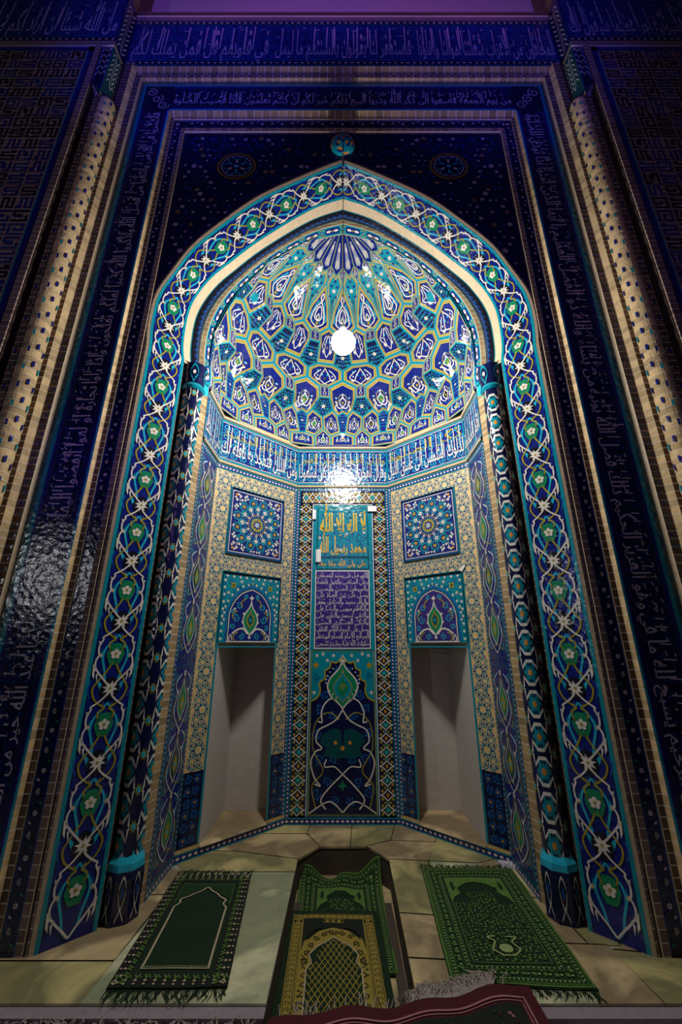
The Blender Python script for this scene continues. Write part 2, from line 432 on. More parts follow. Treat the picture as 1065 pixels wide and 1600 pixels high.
def girih(P, u0, v0, u1, v1, a=.056, l=1, skip=()):
    """buff ground with turquoise strapwork: circles, five-point stars and pentagons, navy joints"""
    w = a*.115; dy = a*.866; nu = int((u1-u0)/a)+2; nv = int((v1-v0)/dy)+2
    def ok(x, y): return u0 <= x <= u1 and v0 <= y <= v1 and not any(q[0]-.006 < x < q[2]+.006 and q[1]-.006 < y < q[3]+.006 for q in skip)
    def rib(pts, closed=False):
        if closed: pts = pts+[pts[0]]
        run = []
        for p in pts:
            if ok(*p): run.append(p)
            else:
                if len(run) > 1: P.ribbon(run, w, 'turquoise', l)
                run = []
        if len(run) > 1: P.ribbon(run, w, 'turquoise', l)
    for j in range(nv):
        for i in range(nu):
            x = u0+(i+.5*(j % 2))*a; y = v0+j*dy
            circ = (j % 4 == 0 and i % 2 == 0) or (j % 4 == 2 and i % 2 == 1)
            if circ: n, ri, ro, r0 = 10, .40*a, .40*a, 0
            elif (i+j) % 2: n, ri, ro, r0 = 5, .22*a, .46*a, math.pi/2
            else: n, ri, ro, r0 = 6, .24*a, .45*a, 0
            pts = [(x+(ro if k % 2 == 0 else ri)*math.cos(r0+math.pi*k/n), y+(ro if k % 2 == 0 else ri)*math.sin(r0+math.pi*k/n)) for k in range(2*n)] if not circ else [(x+ro*math.cos(.314+2*math.pi*k/n), y+ro*math.sin(.314+2*math.pi*k/n)) for k in range(n)]
            rib(pts, True)
            for k in range(6):
                q = math.pi/3*k; p = [(x+f*a*math.cos(q), y+f*a*math.sin(q)) for f in (.40, .5)]
                if ok(*p[0]) and ok(*p[1]): P.ribbon(p, w, 'turquoise', l)
                if k < 3 and ok(*p[1]): P.disc(p[1][0], p[1][1], w*.95, 'cobalt', l+1, 5)
                q += math.pi/6; p = [(x+f*a*math.cos(q), y+f*a*math.sin(q)) for f in (.42, .577)]
                if ok(*p[0]) and ok(*p[1]): P.ribbon(p, w*.8, 'turquoise', l)

# ------------------------------------------------------------------ arch curve (four-centred)
ARCH_N = smoothpts([(1.0, 0.0), (1.004, 0.16), (0.985, 0.30), (0.927, 0.43), (0.83, 0.57), (0.675, 0.725), (0.50, 0.845), (0.322, 0.917), (0.14, 0.966), (0.0, 1.0)], 8)
def even(pts, n):
    L = [0.0]
    for a, b in zip(pts, pts[1:]): L.append(L[-1]+math.dist(a, b))
    out = []; k = 0
    for i in range(n+1):
        t = L[-1]*i/n
        while k < len(L)-2 and L[k+1] < t: k += 1
        f = (t-L[k])/max(1e-9, L[k+1]-L[k]); out.append((pts[k][0]+(pts[k+1][0]-pts[k][0])*f, pts[k][1]+(pts[k+1][1]-pts[k][1])*f))
    return out
# the inner orders of the arch are more sharply pointed than the outer ones
ARCH_T = [(1.052, even(smoothpts([(1.0, 0.0), (1.012, .10), (1.0, .235), (.935, .355), (.847, .488), (.70, .62), (.49, .775), (.18, .925), (0.0, 1.0)], 8), 72)),
          (.912, even(smoothpts([(1.0, 0.0), (1.022, .11), (1.008, .30), (.908, .457), (.765, .577), (.577, .716), (.241, .915), (0.0, 1.0)], 8), 72)),
          (.800, even(smoothpts([(1.0, 0.0), (1.02, .13), (1.01, .28), (.945, .44), (.815, .60), (.595, .778), (.28, .935), (0.0, 1.0)], 8), 72))]
def arch_shape(wd):
    if wd >= ARCH_T[0][0]: return ARCH_T[0][1]
    for (w0, a), (w1, b) in zip(ARCH_T, ARCH_T[1:]):
        if w1 <= wd <= w0:
            f = (w0-wd)/(w0-w1); return [(p[0]+(q[0]-p[0])*f, p[1]+(q[1]-p[1])*f) for p, q in zip(a, b)]
    return ARCH_T[-1][1]
def arch_line(wd, za, z0=1.56, zb=-1.0, nj=26):
    """left half from the floor up to the apex: (x, z) with x >= 0"""
    out = [(wd, zb+(z0-zb)*i/nj) for i in range(nj)]
    return out + [(wd*x, z0+(za-z0)*z) for x, z in arch_shape(wd)]
def resample(pts, n):
    L = [0.0]
    for a, b in zip(pts, pts[1:]): L.append(L[-1]+math.hypot(b[0]-a[0], b[1]-a[1]))
    out = []; k = 0
    for i in range(n+1):
        t = L[-1]*i/n
        while k < len(L)-2 and L[k+1] < t: k += 1
        f = (t-L[k])/max(1e-9, L[k+1]-L[k])
        out.append((pts[k][0]+(pts[k+1][0]-pts[k][0])*f, pts[k][1]+(pts[k+1][1]-pts[k][1])*f))
    return out, L[-1]
def arch_map(A, B, sx, zb=-1.0, z0=1.56):
    """A, B = (half width, depth, apex z): outer and inner edge; u along (plan units), v 0..1 across from outer to inner"""
    a = arch_line(A[0], A[2], z0, zb); b = arch_line(B[0], B[2], z0, zb)
    mid, L = resample(a, 300)
    # parameter by shared index so that jamb and arch stay square to the curve
    La = [0.0]
    for p, q in zip(a, a[1:]): La.append(La[-1]+math.hypot(q[0]-p[0], q[1]-p[1]))
    Lm = [0.0]
    for i in range(1, len(a)):
        Lm.append(Lm[-1]+0.5*(math.hypot(a[i][0]-a[i-1][0], a[i][1]-a[i-1][1])+math.hypot(b[i][0]-b[i-1][0], b[i][1]-b[i-1][1])))
    tot = Lm[-1]
    import bisect
    def P(u, v):
        u = min(max(u, 0.0), tot); k = min(max(bisect.bisect_right(Lm, u)-1, 0), len(Lm)-2)
        f = (u-Lm[k])/max(1e-9, Lm[k+1]-Lm[k])
        xa, za = a[k][0]+(a[k+1][0]-a[k][0])*f, a[k][1]+(a[k+1][1]-a[k][1])*f
        xb, zb_ = b[k][0]+(b[k+1][0]-b[k][0])*f, b[k][1]+(b[k+1][1]-b[k][1])*f
        return Vector((sx*(xa+(xb-xa)*v), A[1]+(B[1]-A[1])*v, za+(zb_-za)*v))
    def fn(u, v, h):
        p = P(u, v)
        if h == 0: return tuple(p)
        du = P(u+.01, v)-P(u-.01, v); dv = P(u, min(v+.1, 1))-P(u, max(v-.1, 0))
        n = du.cross(dv).normalized()
        if n.y > 0: n = -n
        if abs(n.y) < 0.05 and n.x*sx > 0: n = -n
        return tuple(p+n*h)
    return fn, tot

def strip(P, L, m, v0=0.0, v1=1.0, l=0, du=0.04, nv=1):
    P.rect(0, v0, L, v1, m, l, max(1, int(L/du)), nv)

# ================================================================== STRUCTURE
YC = 2.03                                             # centre of the half octagon
DG0, DG1 = (0.815, 2.36), (0.345, 2.81)               # oblique wall, outer and inner corner
LD = math.hypot(DG0[0]-DG1[0], DG0[1]-DG1[1])
def diag(sx):
    """oblique wall: s from its outer corner, z up"""
    tx, td = (DG1[0]-DG0[0])/LD, (DG1[1]-DG0[1])/LD
    nx, nd = -td, tx
    if nd > 0: nx, nd = -nx, -nd
    return lambda s, z, h: (sx*(DG0[0]+tx*s+nx*h), DG0[1]+td*s+nd*h, z)
backw = lambda x, z, h: (x, 2.81-h, z)
def sidew(sx): return lambda s, z, h: (sx*(0.815-h), 2.06+s, z)     # s from the front edge

def structure(o, name_unused=None): o['kind'] = 'structure'; return o

# floor: paved platform with the sunken pit left open
PIT = [(-.225, 1.30), (-.222, 2.42), (-.12, 2.555), (.125, 2.555), (.232, 2.42), (.222, 1.30)]
g = Geo()
zt = -1.0
g.poly([(-3, 1.575, zt-.003), (-.225, 1.575, zt-.003), (-.222, 2.42, zt-.003), (-3, 2.42, zt-.003)], 'mortar')
g.poly([(.223, 1.575, zt-.003), (3, 1.575, zt-.003), (3, 2.42, zt-.003), (.232, 2.42, zt-.003)], 'mortar')
g.poly([(-3, 2.42, zt-.003), (-.222, 2.42, zt-.003), (-.12, 2.555, zt-.003), (-.12, 3.3, zt-.003), (-3, 3.3, zt-.003)], 'mortar')
g.poly([(.232, 2.42, zt-.003), (3, 2.42, zt-.003), (3, 3.3, zt-.003), (.125, 3.3, zt-.003), (.125, 2.555, zt-.003)], 'mortar')
g.poly([(-.12, 2.555, zt-.003), (.125, 2.555, zt-.003), (.125, 3.3, zt-.003), (-.12, 3.3, zt-.003)], 'mortar')
def slab(pts, m, th=.0):
    cx = sum(p[0] for p in pts)/len(pts); cd = sum(p[1] for p in pts)/len(pts)
    q = [(p[0]+(cx-p[0])*0.012+math.copysign(-.0035, p[0]-cx), p[1]+math.copysign(-.0035, p[1]-cd)) for p in pts]
    g.prism(q, zt-.01, zt+th, m)
slab([(-.775, 1.58), (-.228, 1.58), (-.223, 2.3), (-.74, 2.3)], 'marble_pale')
slab([(-1.35, 1.58), (-.775, 1.58), (-.765, 1.745), (-1.35, 1.745)], 'marble_olive')
slab([(-1.35, 1.745), (-.765, 1.745), (-.74, 2.12), (-1.35, 2.12)], 'marble_tan')
slab([(-1.35, 2.12), (-.74, 2.12), (-.74, 2.3), (-1.35, 2.5)], 'marble_tan')
slab([(-.74, 2.3), (-.225, 2.3), (-.222, 2.42), (-.55, 2.5), (-.9, 2.5)], 'marble_olive')
slab([(-.55, 2.5), (-.222, 2.42), (-.12, 2.555), (-.2, 2.7), (-.55, 2.7)], 'marble_tan')
slab([(-.55, 2.7), (-.2, 2.7), (-.18, 2.9), (-.55, 2.9)], 'marble_olive')
slab([(-.95, 2.5), (-.55, 2.5), (-.55, 2.9), (-.95, 2.9)], 'marble_tan')
slab([(-.2, 2.7), (-.12, 2.555), (.04, 2.555), (.06, 2.9), (-.18, 2.9)], 'marble_tan')
slab([(.04, 2.555), (.125, 2.555), (.26, 2.62), (.33, 2.9), (.06, 2.9)], 'marble_olive')
slab([(.232, 2.42), (.42, 2.4), (.5, 2.6), (.26, 2.62), (.125, 2.555)], 'marble_tan')
slab([(.26, 2.62), (.5, 2.6), (.55, 2.9), (.33, 2.9)], 'marble_tan')
slab([(.42, 2.4), (.66, 2.38), (.95, 2.5), (.95, 2.9), (.55, 2.9), (.5, 2.6)], 'marble_olive')
slab([(.228, 2.0), (.40, 1.98), (.42, 2.4), (.232, 2.42)], 'marble_olive')
slab([(.226, 1.76), (.36, 1.75), (.40, 1.98), (.228, 2.0)], 'marble_tan')
slab([(.225, 1.58), (.35, 1.58), (.36, 1.75), (.226, 1.76)], 'marble_tan')
slab([(.35, 1.58), (.76, 1.58), (.78, 1.70), (.66, 2.38), (.42, 2.4), (.40, 1.98), (.36, 1.75)], 'marble_pale')
slab([(.76, 1.58), (.95, 1.58), (.93, 1.82), (.765, 1.83), (.78, 1.70)], 'marble_tan')
slab([(.765, 1.83), (.87, 1.825), (.845, 2.1), (.72, 2.1)], 'marble_tan')
slab([(.87, 1.825), (.98, 1.82), (.99, 2.1), (.845, 2.1)], 'marble_olive')
slab([(.95, 1.58), (1.35, 1.58), (1.35, 1.74), (.935, 1.80)], 'marble_olive')
slab([(.935, 1.80), (1.35, 1.74), (1.35, 2.1), (.99, 2.1), (.98, 1.82)], 'marble_tan')
slab([(.72, 2.1), (1.1, 2.1), (1.1, 2.5), (.95, 2.5), (.66, 2.38)], 'marble_tan')
# the pit: sides and bottom
zp = -1.125
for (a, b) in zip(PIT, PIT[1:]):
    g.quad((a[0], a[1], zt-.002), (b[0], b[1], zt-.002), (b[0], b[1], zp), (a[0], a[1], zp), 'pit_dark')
g.poly([(x, d, zp) for x, d in PIT], 'marble_tan')
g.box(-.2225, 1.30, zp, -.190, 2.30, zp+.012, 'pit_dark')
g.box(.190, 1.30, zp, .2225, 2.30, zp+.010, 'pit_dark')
# front: grey curb stones and the lower hall floor
for sx in (-1, 1):
    a, b = (-3, -.225) if sx < 0 else (.222, 3)
    g.box(a, 1.535, -1.30, b, 1.574, -1.006, 'curb_stone')
    g.box(a, 0.2, -1.30, b, 1.534, -1.035, 'shag')
g.box(-.225, 0.2, -1.30, .222, 1.30, -1.126, 'curb_stone')
fl = structure(g.build('floor'))

# niche walls: back, two oblique with door-like recesses, two sides
zb_, ztp = -1.0, 1.50
g = Geo(); g.quad((-.345, 2.81, zb_), (.345, 2.81, zb_), (.345, 2.81, ztp), (-.345, 2.81, ztp), 'cobalt')
P = Pat()
Z0, Z1 = -.985, 1.135
P.rect(-.345, -1.0, .345, Z0+.035, 'cobalt', 1)
dashes(P, -.345, -1.0, .345, -.962, 'h', l=2, pitch=.03)
dashes(P, -.343, -.962, -.318, Z1, 'v', l=2, pitch=.022); dashes(P, .318, -.962, .343, Z1, 'v', l=2, pitch=.022)
dashes(P, -.343, Z1-.024, .343, Z1, 'h', l=2, pitch=.022)
P.rect(-.318, -.962, -.225, Z1-.024, 'navy', 1); P.rect(.225, -.962, .318, Z1-.024, 'navy', 1); P.rect(-.225, 1.005, .225, Z1-.024, 'navy', 1)
def diamond_chain(P, cu, cv, a, b, k, hor=False):
    """white ogee lozenge with a leaf, yellow discs at its shoulders"""
    T = (lambda x, y: (cu+y, cv+x)) if hor else (lambda x, y: (cu+x, cv+y))
    q = smoothpts([(0, b*1.0), (a*.45, b*.45), (a*.92, 0), (a*.45, -b*.45), (0, -b*1.0), (-a*.45, -b*.45), (-a*.92, 0), (-a*.45, b*.45)], 2, True)
    P.ribbon([T(x, y) for x, y in q], a*.17, 'white_glaze', 4, True)
    P.fan(cu, cv, [T(x*.62, y*.62) for x, y in q], ('green_glaze', 'black_glaze')[k % 2], 3)
    P.fan(cu, cv, [T(x*.30, y*.45) for x, y in q], 'sky_glaze' if k % 2 == 0 else 'orange', 4)
    for sx in (-1, 1):
        P.disc(*T(sx*a*1.05, 0), a*.17, 'white_glaze', 4, 6)
        for sy in (-1, 1):
            P.disc(*T(sx*a*.84, sy*b*.72), a*.24, 'mustard', 3, 7)
            P.disc(*T(sx*a*.84, sy*b*.72), a*.10, 'orange', 4, 5)
        P.ribbon([T(sx*a*1.1, -b*.9), T(sx*a*.6, -b*.55), T(sx*a*1.1, b*-.2)], a*.08, 'turquoise', 2)
    P.disc(*T(0, b*1.3), a*.20, 'turquoise', 3, 6)
    for sx in (-1, 1): P.disc(*T(sx*a*.40, b*1.3), a*.20, 'mustard', 3, 6)
n = 26
for sx in (-1, 1):
    for k in range(n):
        diamond_chain(P, sx*.2715, -.962+(k+.5)*(1.965/n), .037, .0285, k)
for k in range(12):
    diamond_chain(P, -.30+(k+.5)*.05, 1.058, .036, .0245, k, True)
for x in (-.222, .217): P.rect(x, -.955, x+.005, 1.003, 'white_glaze', 5)
P.rect(-.222, 1.0, .222, 1.005, 'white_glaze', 5); P.rect(-.217, -.955, .217, 1.0, 'turquoise', 2)
b0 = len(g.v); g.v += P.build_data(backw); g.f += [tuple(b0+i for i in f) for f in P.f]; g.m += P.m
structure(g.build('wall_back', origin=(0, 2.81, -1)))

DOOR = (0.12, 0.52, 0.015)     # s0, s1, top; both recesses
for sx, nm in ((-1, 'left'), (1, 'right')):
    fn = diag(sx); g = Geo()
    s0, s1, zt_ = DOOR; zs = -.965
    for a, b, c, d in ((0, s0, zb_, ztp), (s1, LD, zb_, ztp), (s0, s1, zt_, ztp), (s0, s1, zb_, zs)):
        g.quad(fn(a, c, 0), fn(b, c, 0), fn(b, d, 0), fn(a, d, 0), 'beige_tile')
    # recess: its back faces the hall squarely, so the outer jamb is deep and the inner jamb shallow
    po, pi = fn(s0, 0, 0), fn(s1, 0, 0); yb = 2.90
    for z0_, z1_ in ((zs, zt_),):
        g.quad((po[0], po[1], z0_), (po[0], yb, z0_), (po[0], yb, z1_), (po[0], po[1], z1_), 'plaster')
        g.quad((pi[0], pi[1], z0_), (pi[0], yb, z0_), (pi[0], yb, z1_), (pi[0], pi[1], z1_), 'plaster')
        g.quad((po[0], yb, z0_), (pi[0], yb, z0_), (pi[0], yb, z1_), (po[0], yb, z1_), 'plaster')
        g.poly([(po[0], po[1], z1_), (pi[0], pi[1], z1_), (pi[0], yb, z1_), (po[0], yb, z1_)], 'plaster')
    P = Pat()
    SQ = (.115, .553, .531, .992); LU = (.112, .0, .534, .436)
    girih(P, .012, -.62, LD-.028, 1.10, .056, 1, (SQ, LU, (s0-.01, -1, s1+.01, .02)))
    P.rect(.0, -.945, s0-.012, -.62, 'navy', 2); P.rect(s1+.012, -.945, LD, -.62, 'navy', 2)
    for (a, b) in ((.0, s0-.012), (s1+.012, LD)):
        scroll_fill(P, a+.01, -.94, b-.01, -.63, .05, 'azure', .005, 3, 'turquoise', 'orange')
    dashes(P, LD-.026, -.945, LD-.002, 1.12, 'v', l=4, pitch=.022)
    dashes(P, 0, 1.10, LD, 1.135, 'h', l=5, pitch=.026); dashes(P, 0, -1.0, LD, -.962, 'h', l=5, pitch=.03)
    for a in (s0-.012, s1): P.rect(a, zs+.02, a+.012, zt_, 'turquoise', 3)
    for (a, b, c, d) in (SQ, LU):
        for r in ((a-.008, b-.008, c+.008, b), (a-.008, d, c+.008, d+.008), (a-.008, b, a, d), (c, b, c+.008, d)): P.rect(*r, 'turquoise', 6)
    b0 = len(g.v); g.v += P.build_data(fn); g.f += [tuple(b0+i for i in f) for f in P.f]; g.m += P.m
    structure(g.build('wall_back_'+nm, origin=(sx*.6, 2.6, -1)))
    # side wall
    g = Geo(); fs = sidew(sx)
    g.quad(fs(0, zb_, 0), fs(.3, zb_, 0), fs(.3, ztp, 0), fs(0, ztp, 0), 'cobalt')
    g.quad(fs(0, ztp, 0), fs(.3, ztp, 0), (sx*1.0, 2.36, ztp), (sx*1.0, 2.06, ztp), 'cobalt')
    P = Pat(); dashes(P, 0, -1.0, .3, -.962, 'h', l=2, pitch=.03); dashes(P, 0, 1.10, .3, 1.135, 'h', l=2, pitch=.026)
    dashes(P, .0, -.962, .022, 1.10, 'v', l=2, pitch=.022); dashes(P, .278, -.962, .3, 1.10, 'v', l=2, pitch=.022)
    b0 = len(g.v); g.v += P.build_data(fs); g.f += [tuple(b0+i for i in f) for f in P.f]; g.m += P.m
    structure(g.build('wall_side_'+nm, origin=(sx*.815, 2.2, -1)))

# buff mouldings above and below the niche inscription
def niche_run(fnz, m, name, prof):
    """sweep a small profile [(h, z)...] along the five niche walls"""
    g = Geo(); path = [(-.815, 2.06), (-.815, 2.36), (-.345, 2.81), (.345, 2.81), (.815, 2.36), (.815, 2.06)]
    off = []
    for h, z in prof:
        k = h
        off.append([(-.815+k, 2.06, z), (-.815+k, 2.36-k*.42, z), (-.345+k*.42, 2.81-k, z), (.345-k*.42, 2.81-k, z), (.815-k, 2.36-k*.42, z), (.815-k, 2.06, z)])
    for a, b in zip(off, off[1:]):
        for i in range(5): g.quad(a[i], a[i+1], b[i+1], b[i], m)
    return structure(g.build(name, origin=(0, 2.81, prof[0][1])))
niche_run(None, 'cream', 'trim_1', [(0, 1.137), (.012, 1.141), (.014, 1.152), (0, 1.160)])
niche_run(None, 'cream', 'trim_2', [(0, 1.462), (.014, 1.466), (.018, 1.478), (.004, 1.487), (0, 1.49)])

# ------------------------------------------------------------------ the rectangular frame, layer on layer
def frame_quads(g, a, b, mj, mt=None):
    """a, b = (x, d, z) inner and outer node; jambs from the floor and the lintel piece"""
    for sx in (-1, 1):
        n = 24
        for i in range(n):
            t0, t1 = i/n, (i+1)/n
            g.quad((sx*a[0], a[1], -1+(a[2]+1)*t0), (sx*b[0], b[1], -1+(b[2]+1)*t0), (sx*b[0], b[1], -1+(b[2]+1)*t1), (sx*a[0], a[1], -1+(a[2]+1)*t1), mj)
    g.quad((-a[0], a[1], a[2]), (a[0], a[1], a[2]), (b[0], b[1], b[2]), (-b[0], b[1], b[2]), mt or mj)
NODES = [(1.085, 1.765, 3.345), (1.087, 1.757, 3.350), (1.113, 1.757, 3.385), (1.115, 1.762, 3.388), (1.172, 1.762, 3.475), (1.174, 1.755, 3.478), (1.197, 1.755, 3.500), (1.206, 1.735, 3.533),
         (1.443, 1.735, 3.858), (1.450, 1.715, 3.864), (1.490, 1.715, 3.930), (1.509, 1.685, 3.965)]
def trim(num, segs, origin=(0, 1.75, -1)):
    g = Geo()
    for a, b, mj, mt in segs: frame_quads(g, NODES[a], NODES[b], mj, mt)
    return structure(g.build('trim_%d' % num, origin=origin))
trim(3, [(0, 1, 'cream', 'cream'), (1, 2, 'brick_rose', 'brick_level'), (2, 3, 'cream', 'cream')])
trim(4, [(4, 5, 'cream', 'cream'), (5, 6, 'brick_dark', 'brick_level'), (6, 7, 'brick_gold', 'brick_level')])
# outer dotted brick edge with the buff splay
g = Geo()
frame_quads(g, NODES[8], NODES[9], 'cream', 'brick_level'); frame_quads(g, NODES[9], NODES[10], 'brick_dark', 'brick_level')
a, b = NODES[10], NODES[11]
for sx in (-1, 1):
    n = 24
    for i in range(n):
        z0_, z1_ = -1+(3.97+1)*i/n, -1+(3.97+1)*(i+1)/n
        g.quad((sx*a[0], a[1], z0_), (sx*b[0], b[1], z0_), (sx*b[0], b[1], z1_), (sx*a[0], a[1], z1_), 'brick_gold')
g.quad((-1.49, 1.715, 3.93), (1.49, 1.715, 3.93), (1.58, 1.70, 3.972), (-1.58, 1.70, 3.972), 'brick_level')
P = Pat(); PT = Pat()
for k in range(96):
    z = -.97+k*.051
    for j, c in ((0, 'cobalt'), (1, 'turquoise')):
        m_ = 'cobalt' if (k+j) % 3 else 'teal_dark'
        P.rect(.006+j*.019, z, .016+j*.019, z+.02, m_, 1)
for k in range(57):
    PT.rect(-1.46+k*.052, .018, -1.44+k*.052, .030, 'cobalt', 1); PT.rect(-1.435+k*.052, .040, -1.415+k*.052, .052, 'cobalt', 1)
for sx in (-1, 1):
    b0 = len(g.v); g.v += P.build_data(lambda u, v, h: (sx*(1.45+u), 1.715-h, v)); g.f += [tuple(b0+i for i in f) for f in P.f]; g.m += P.m
b0 = len(g.v); g.v += PT.build_data(lambda u, v, h: (u, 1.715-h, 3.864+v)); g.f += [tuple(b0+i for i in f) for f in PT.f]; g.m += PT.m
structure(g.build('trim_5', origin=(0, 1.7, -1)))

# outer wall planes (beyond the pilasters), corner returns, upper plaster wall
CX = 1.58
for sx, nm in ((-1, 'left'), (1, 'right')):
    g = Geo()
    g.quad((sx*1.655, 1.585, -1), (sx*3.0, 1.585, -1), (sx*3.0, 1.585, 5.2), (sx*1.655, 1.585, 5.2), 'groove')
    g.quad((sx*CX, 1.585, 3.90), (sx*1.655, 1.585, 3.90), (sx*1.655, 1.585, 5.2), (sx*CX, 1.585, 5.2), 'groove')
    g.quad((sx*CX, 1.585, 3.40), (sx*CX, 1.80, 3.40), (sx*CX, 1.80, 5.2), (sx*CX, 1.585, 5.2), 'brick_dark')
    # channels either side of the round pilaster, their shade put into the dark colour
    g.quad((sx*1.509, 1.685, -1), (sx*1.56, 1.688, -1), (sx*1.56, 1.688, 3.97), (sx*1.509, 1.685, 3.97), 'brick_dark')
    g.quad((sx*1.56, 1.688, -1), (sx*1.64, 1.64, -1), (sx*1.64, 1.64, 3.97), (sx*1.56, 1.688, 3.97), 'groove')
    g.quad((sx*1.64, 1.64, -1), (sx*1.655, 1.585, -1), (sx*1.655, 1.585, 3.97), (sx*1.64, 1.64, 3.97), 'groove')
    # violet-lit brick frame round the panel, proud of the wall
    for x0, x1, z0_, z1_ in ((1.66, 1.70, -1, 3.93), (1.66, 3.0, 3.93, 3.985)):
        g.box(sx*x0, 1.577, z0_, sx*x1, 1.5849, z1_, 'brick_rose')
    g.box(sx*CX, 1.577, 3.93, sx*1.66, 1.5849, 3.985, 'brick_rose')
    structure(g.build('wall_'+nm, origin=(sx*2.2, 1.585, -1)))
g = Geo()
g.quad((-CX, 1.70, 3.972), (CX, 1.70, 3.972), (CX, 1.70, 4.56), (-CX, 1.70, 4.56), 'navy')
g.box(-CX, 1.688, 4.56, CX, 1.80, 4.655, 'brick_rose')
g.quad((-CX, 1.80, 4.65), (CX, 1.80, 4.65), (CX, 1.80, 6.5), (-CX, 1.80, 6.5), 'plaster_pink')
structure(g.build('wall_upper', origin=(0, 1.70, 4)))
g = Geo(); g.box(-CX, 1.681, 4.585, CX, 1.6879, 4.612, 'brick_dark'); structure(g.build('trim_6', origin=(0, 1.685, 4.6)))

# solid masonry behind the arch face: fills the wall plane between arch and frame, and the pockets behind the columns
def arch_loop(A, n=70, zb=-1.0): return resample(arch_line(A[0], A[2], A[3] if len(A) > 3 else 1.56, zb), n)[0]
LIP = (1.066, 1.760, 3.062); A1 = (1.052, 1.765, 3.038); A2 = (.912, 1.895, 2.893); A3 = (.893, 1.945, 2.865); A4 = (.858, 2.0, 2.845); A5 = (.833, 2.005, 2.815); A6 = (.80, 2.05, 2.768)
g = Geo()
for sx in (-1, 1):
    for a, b in (((.912, 1.895), (.935, 1.955)), ((.935, 1.955), (.935, 2.04)), ((.935, 2.04), (.835, 2.04))):
        g.quad((sx*a[0], a[1], -1), (sx*b[0], b[1], -1), (sx*b[0], b[1], 1.57), (sx*a[0], a[1], 1.57), 'brick_dark')  # shade of the pocket put into the brick colour
    g.quad((sx*.833, 2.005, -1), (sx*.815, 2.06, -1), (sx*.815, 2.06, 1.52), (sx*.833, 2.005, 1.52), 'brick_upright')
    g.quad((sx*.833, 2.005, -1), (sx*.845, 2.04, -1), (sx*.845, 2.04, 1.52), (sx*.833, 2.005, 1.52), 'brick_upright')
    g.poly([(sx*.912, 1.895, 1.565), (sx*.935, 2.04, 1.565), (sx*.80, 2.06, 1.565), (sx*.83, 1.96, 1.565)], 'cream')
structure(g.build('trim_7', origin=(0, 1.95, -1)))
# brick rings of the arch
def ring_between(A, B, m, name, zb=-1.0, parent=None, origin=(0, 1.9, 1.5)):
    g = Geo(); n = 90
    a = arch_line(A[0], A[2], 1.56, zb, 12); b = arch_line(B[0], B[2], 1.56, zb, 12)
    for sx in (-1, 1):
        for i in range(len(a)-1):
            g.quad((sx*a[i][0], A[1], a[i][1]), (sx*b[i][0], B[1], b[i][1]), (sx*b[i+1][0], B[1], b[i+1][1]), (sx*a[i+1][0], A[1], a[i+1][1]), m)
    return structure(g.build(name, parent, origin))
ring_between(LIP, A1, 'cream', 'trim_8'); ring_between((1.080, 1.764, 3.085), LIP, 'brick_rose', 'trim_9')
ring_between(A2, A3, 'cream', 'trim_10', zb=1.55); ring_between(A4, A5, 'brick_upright', 'trim_11', zb=1.50)

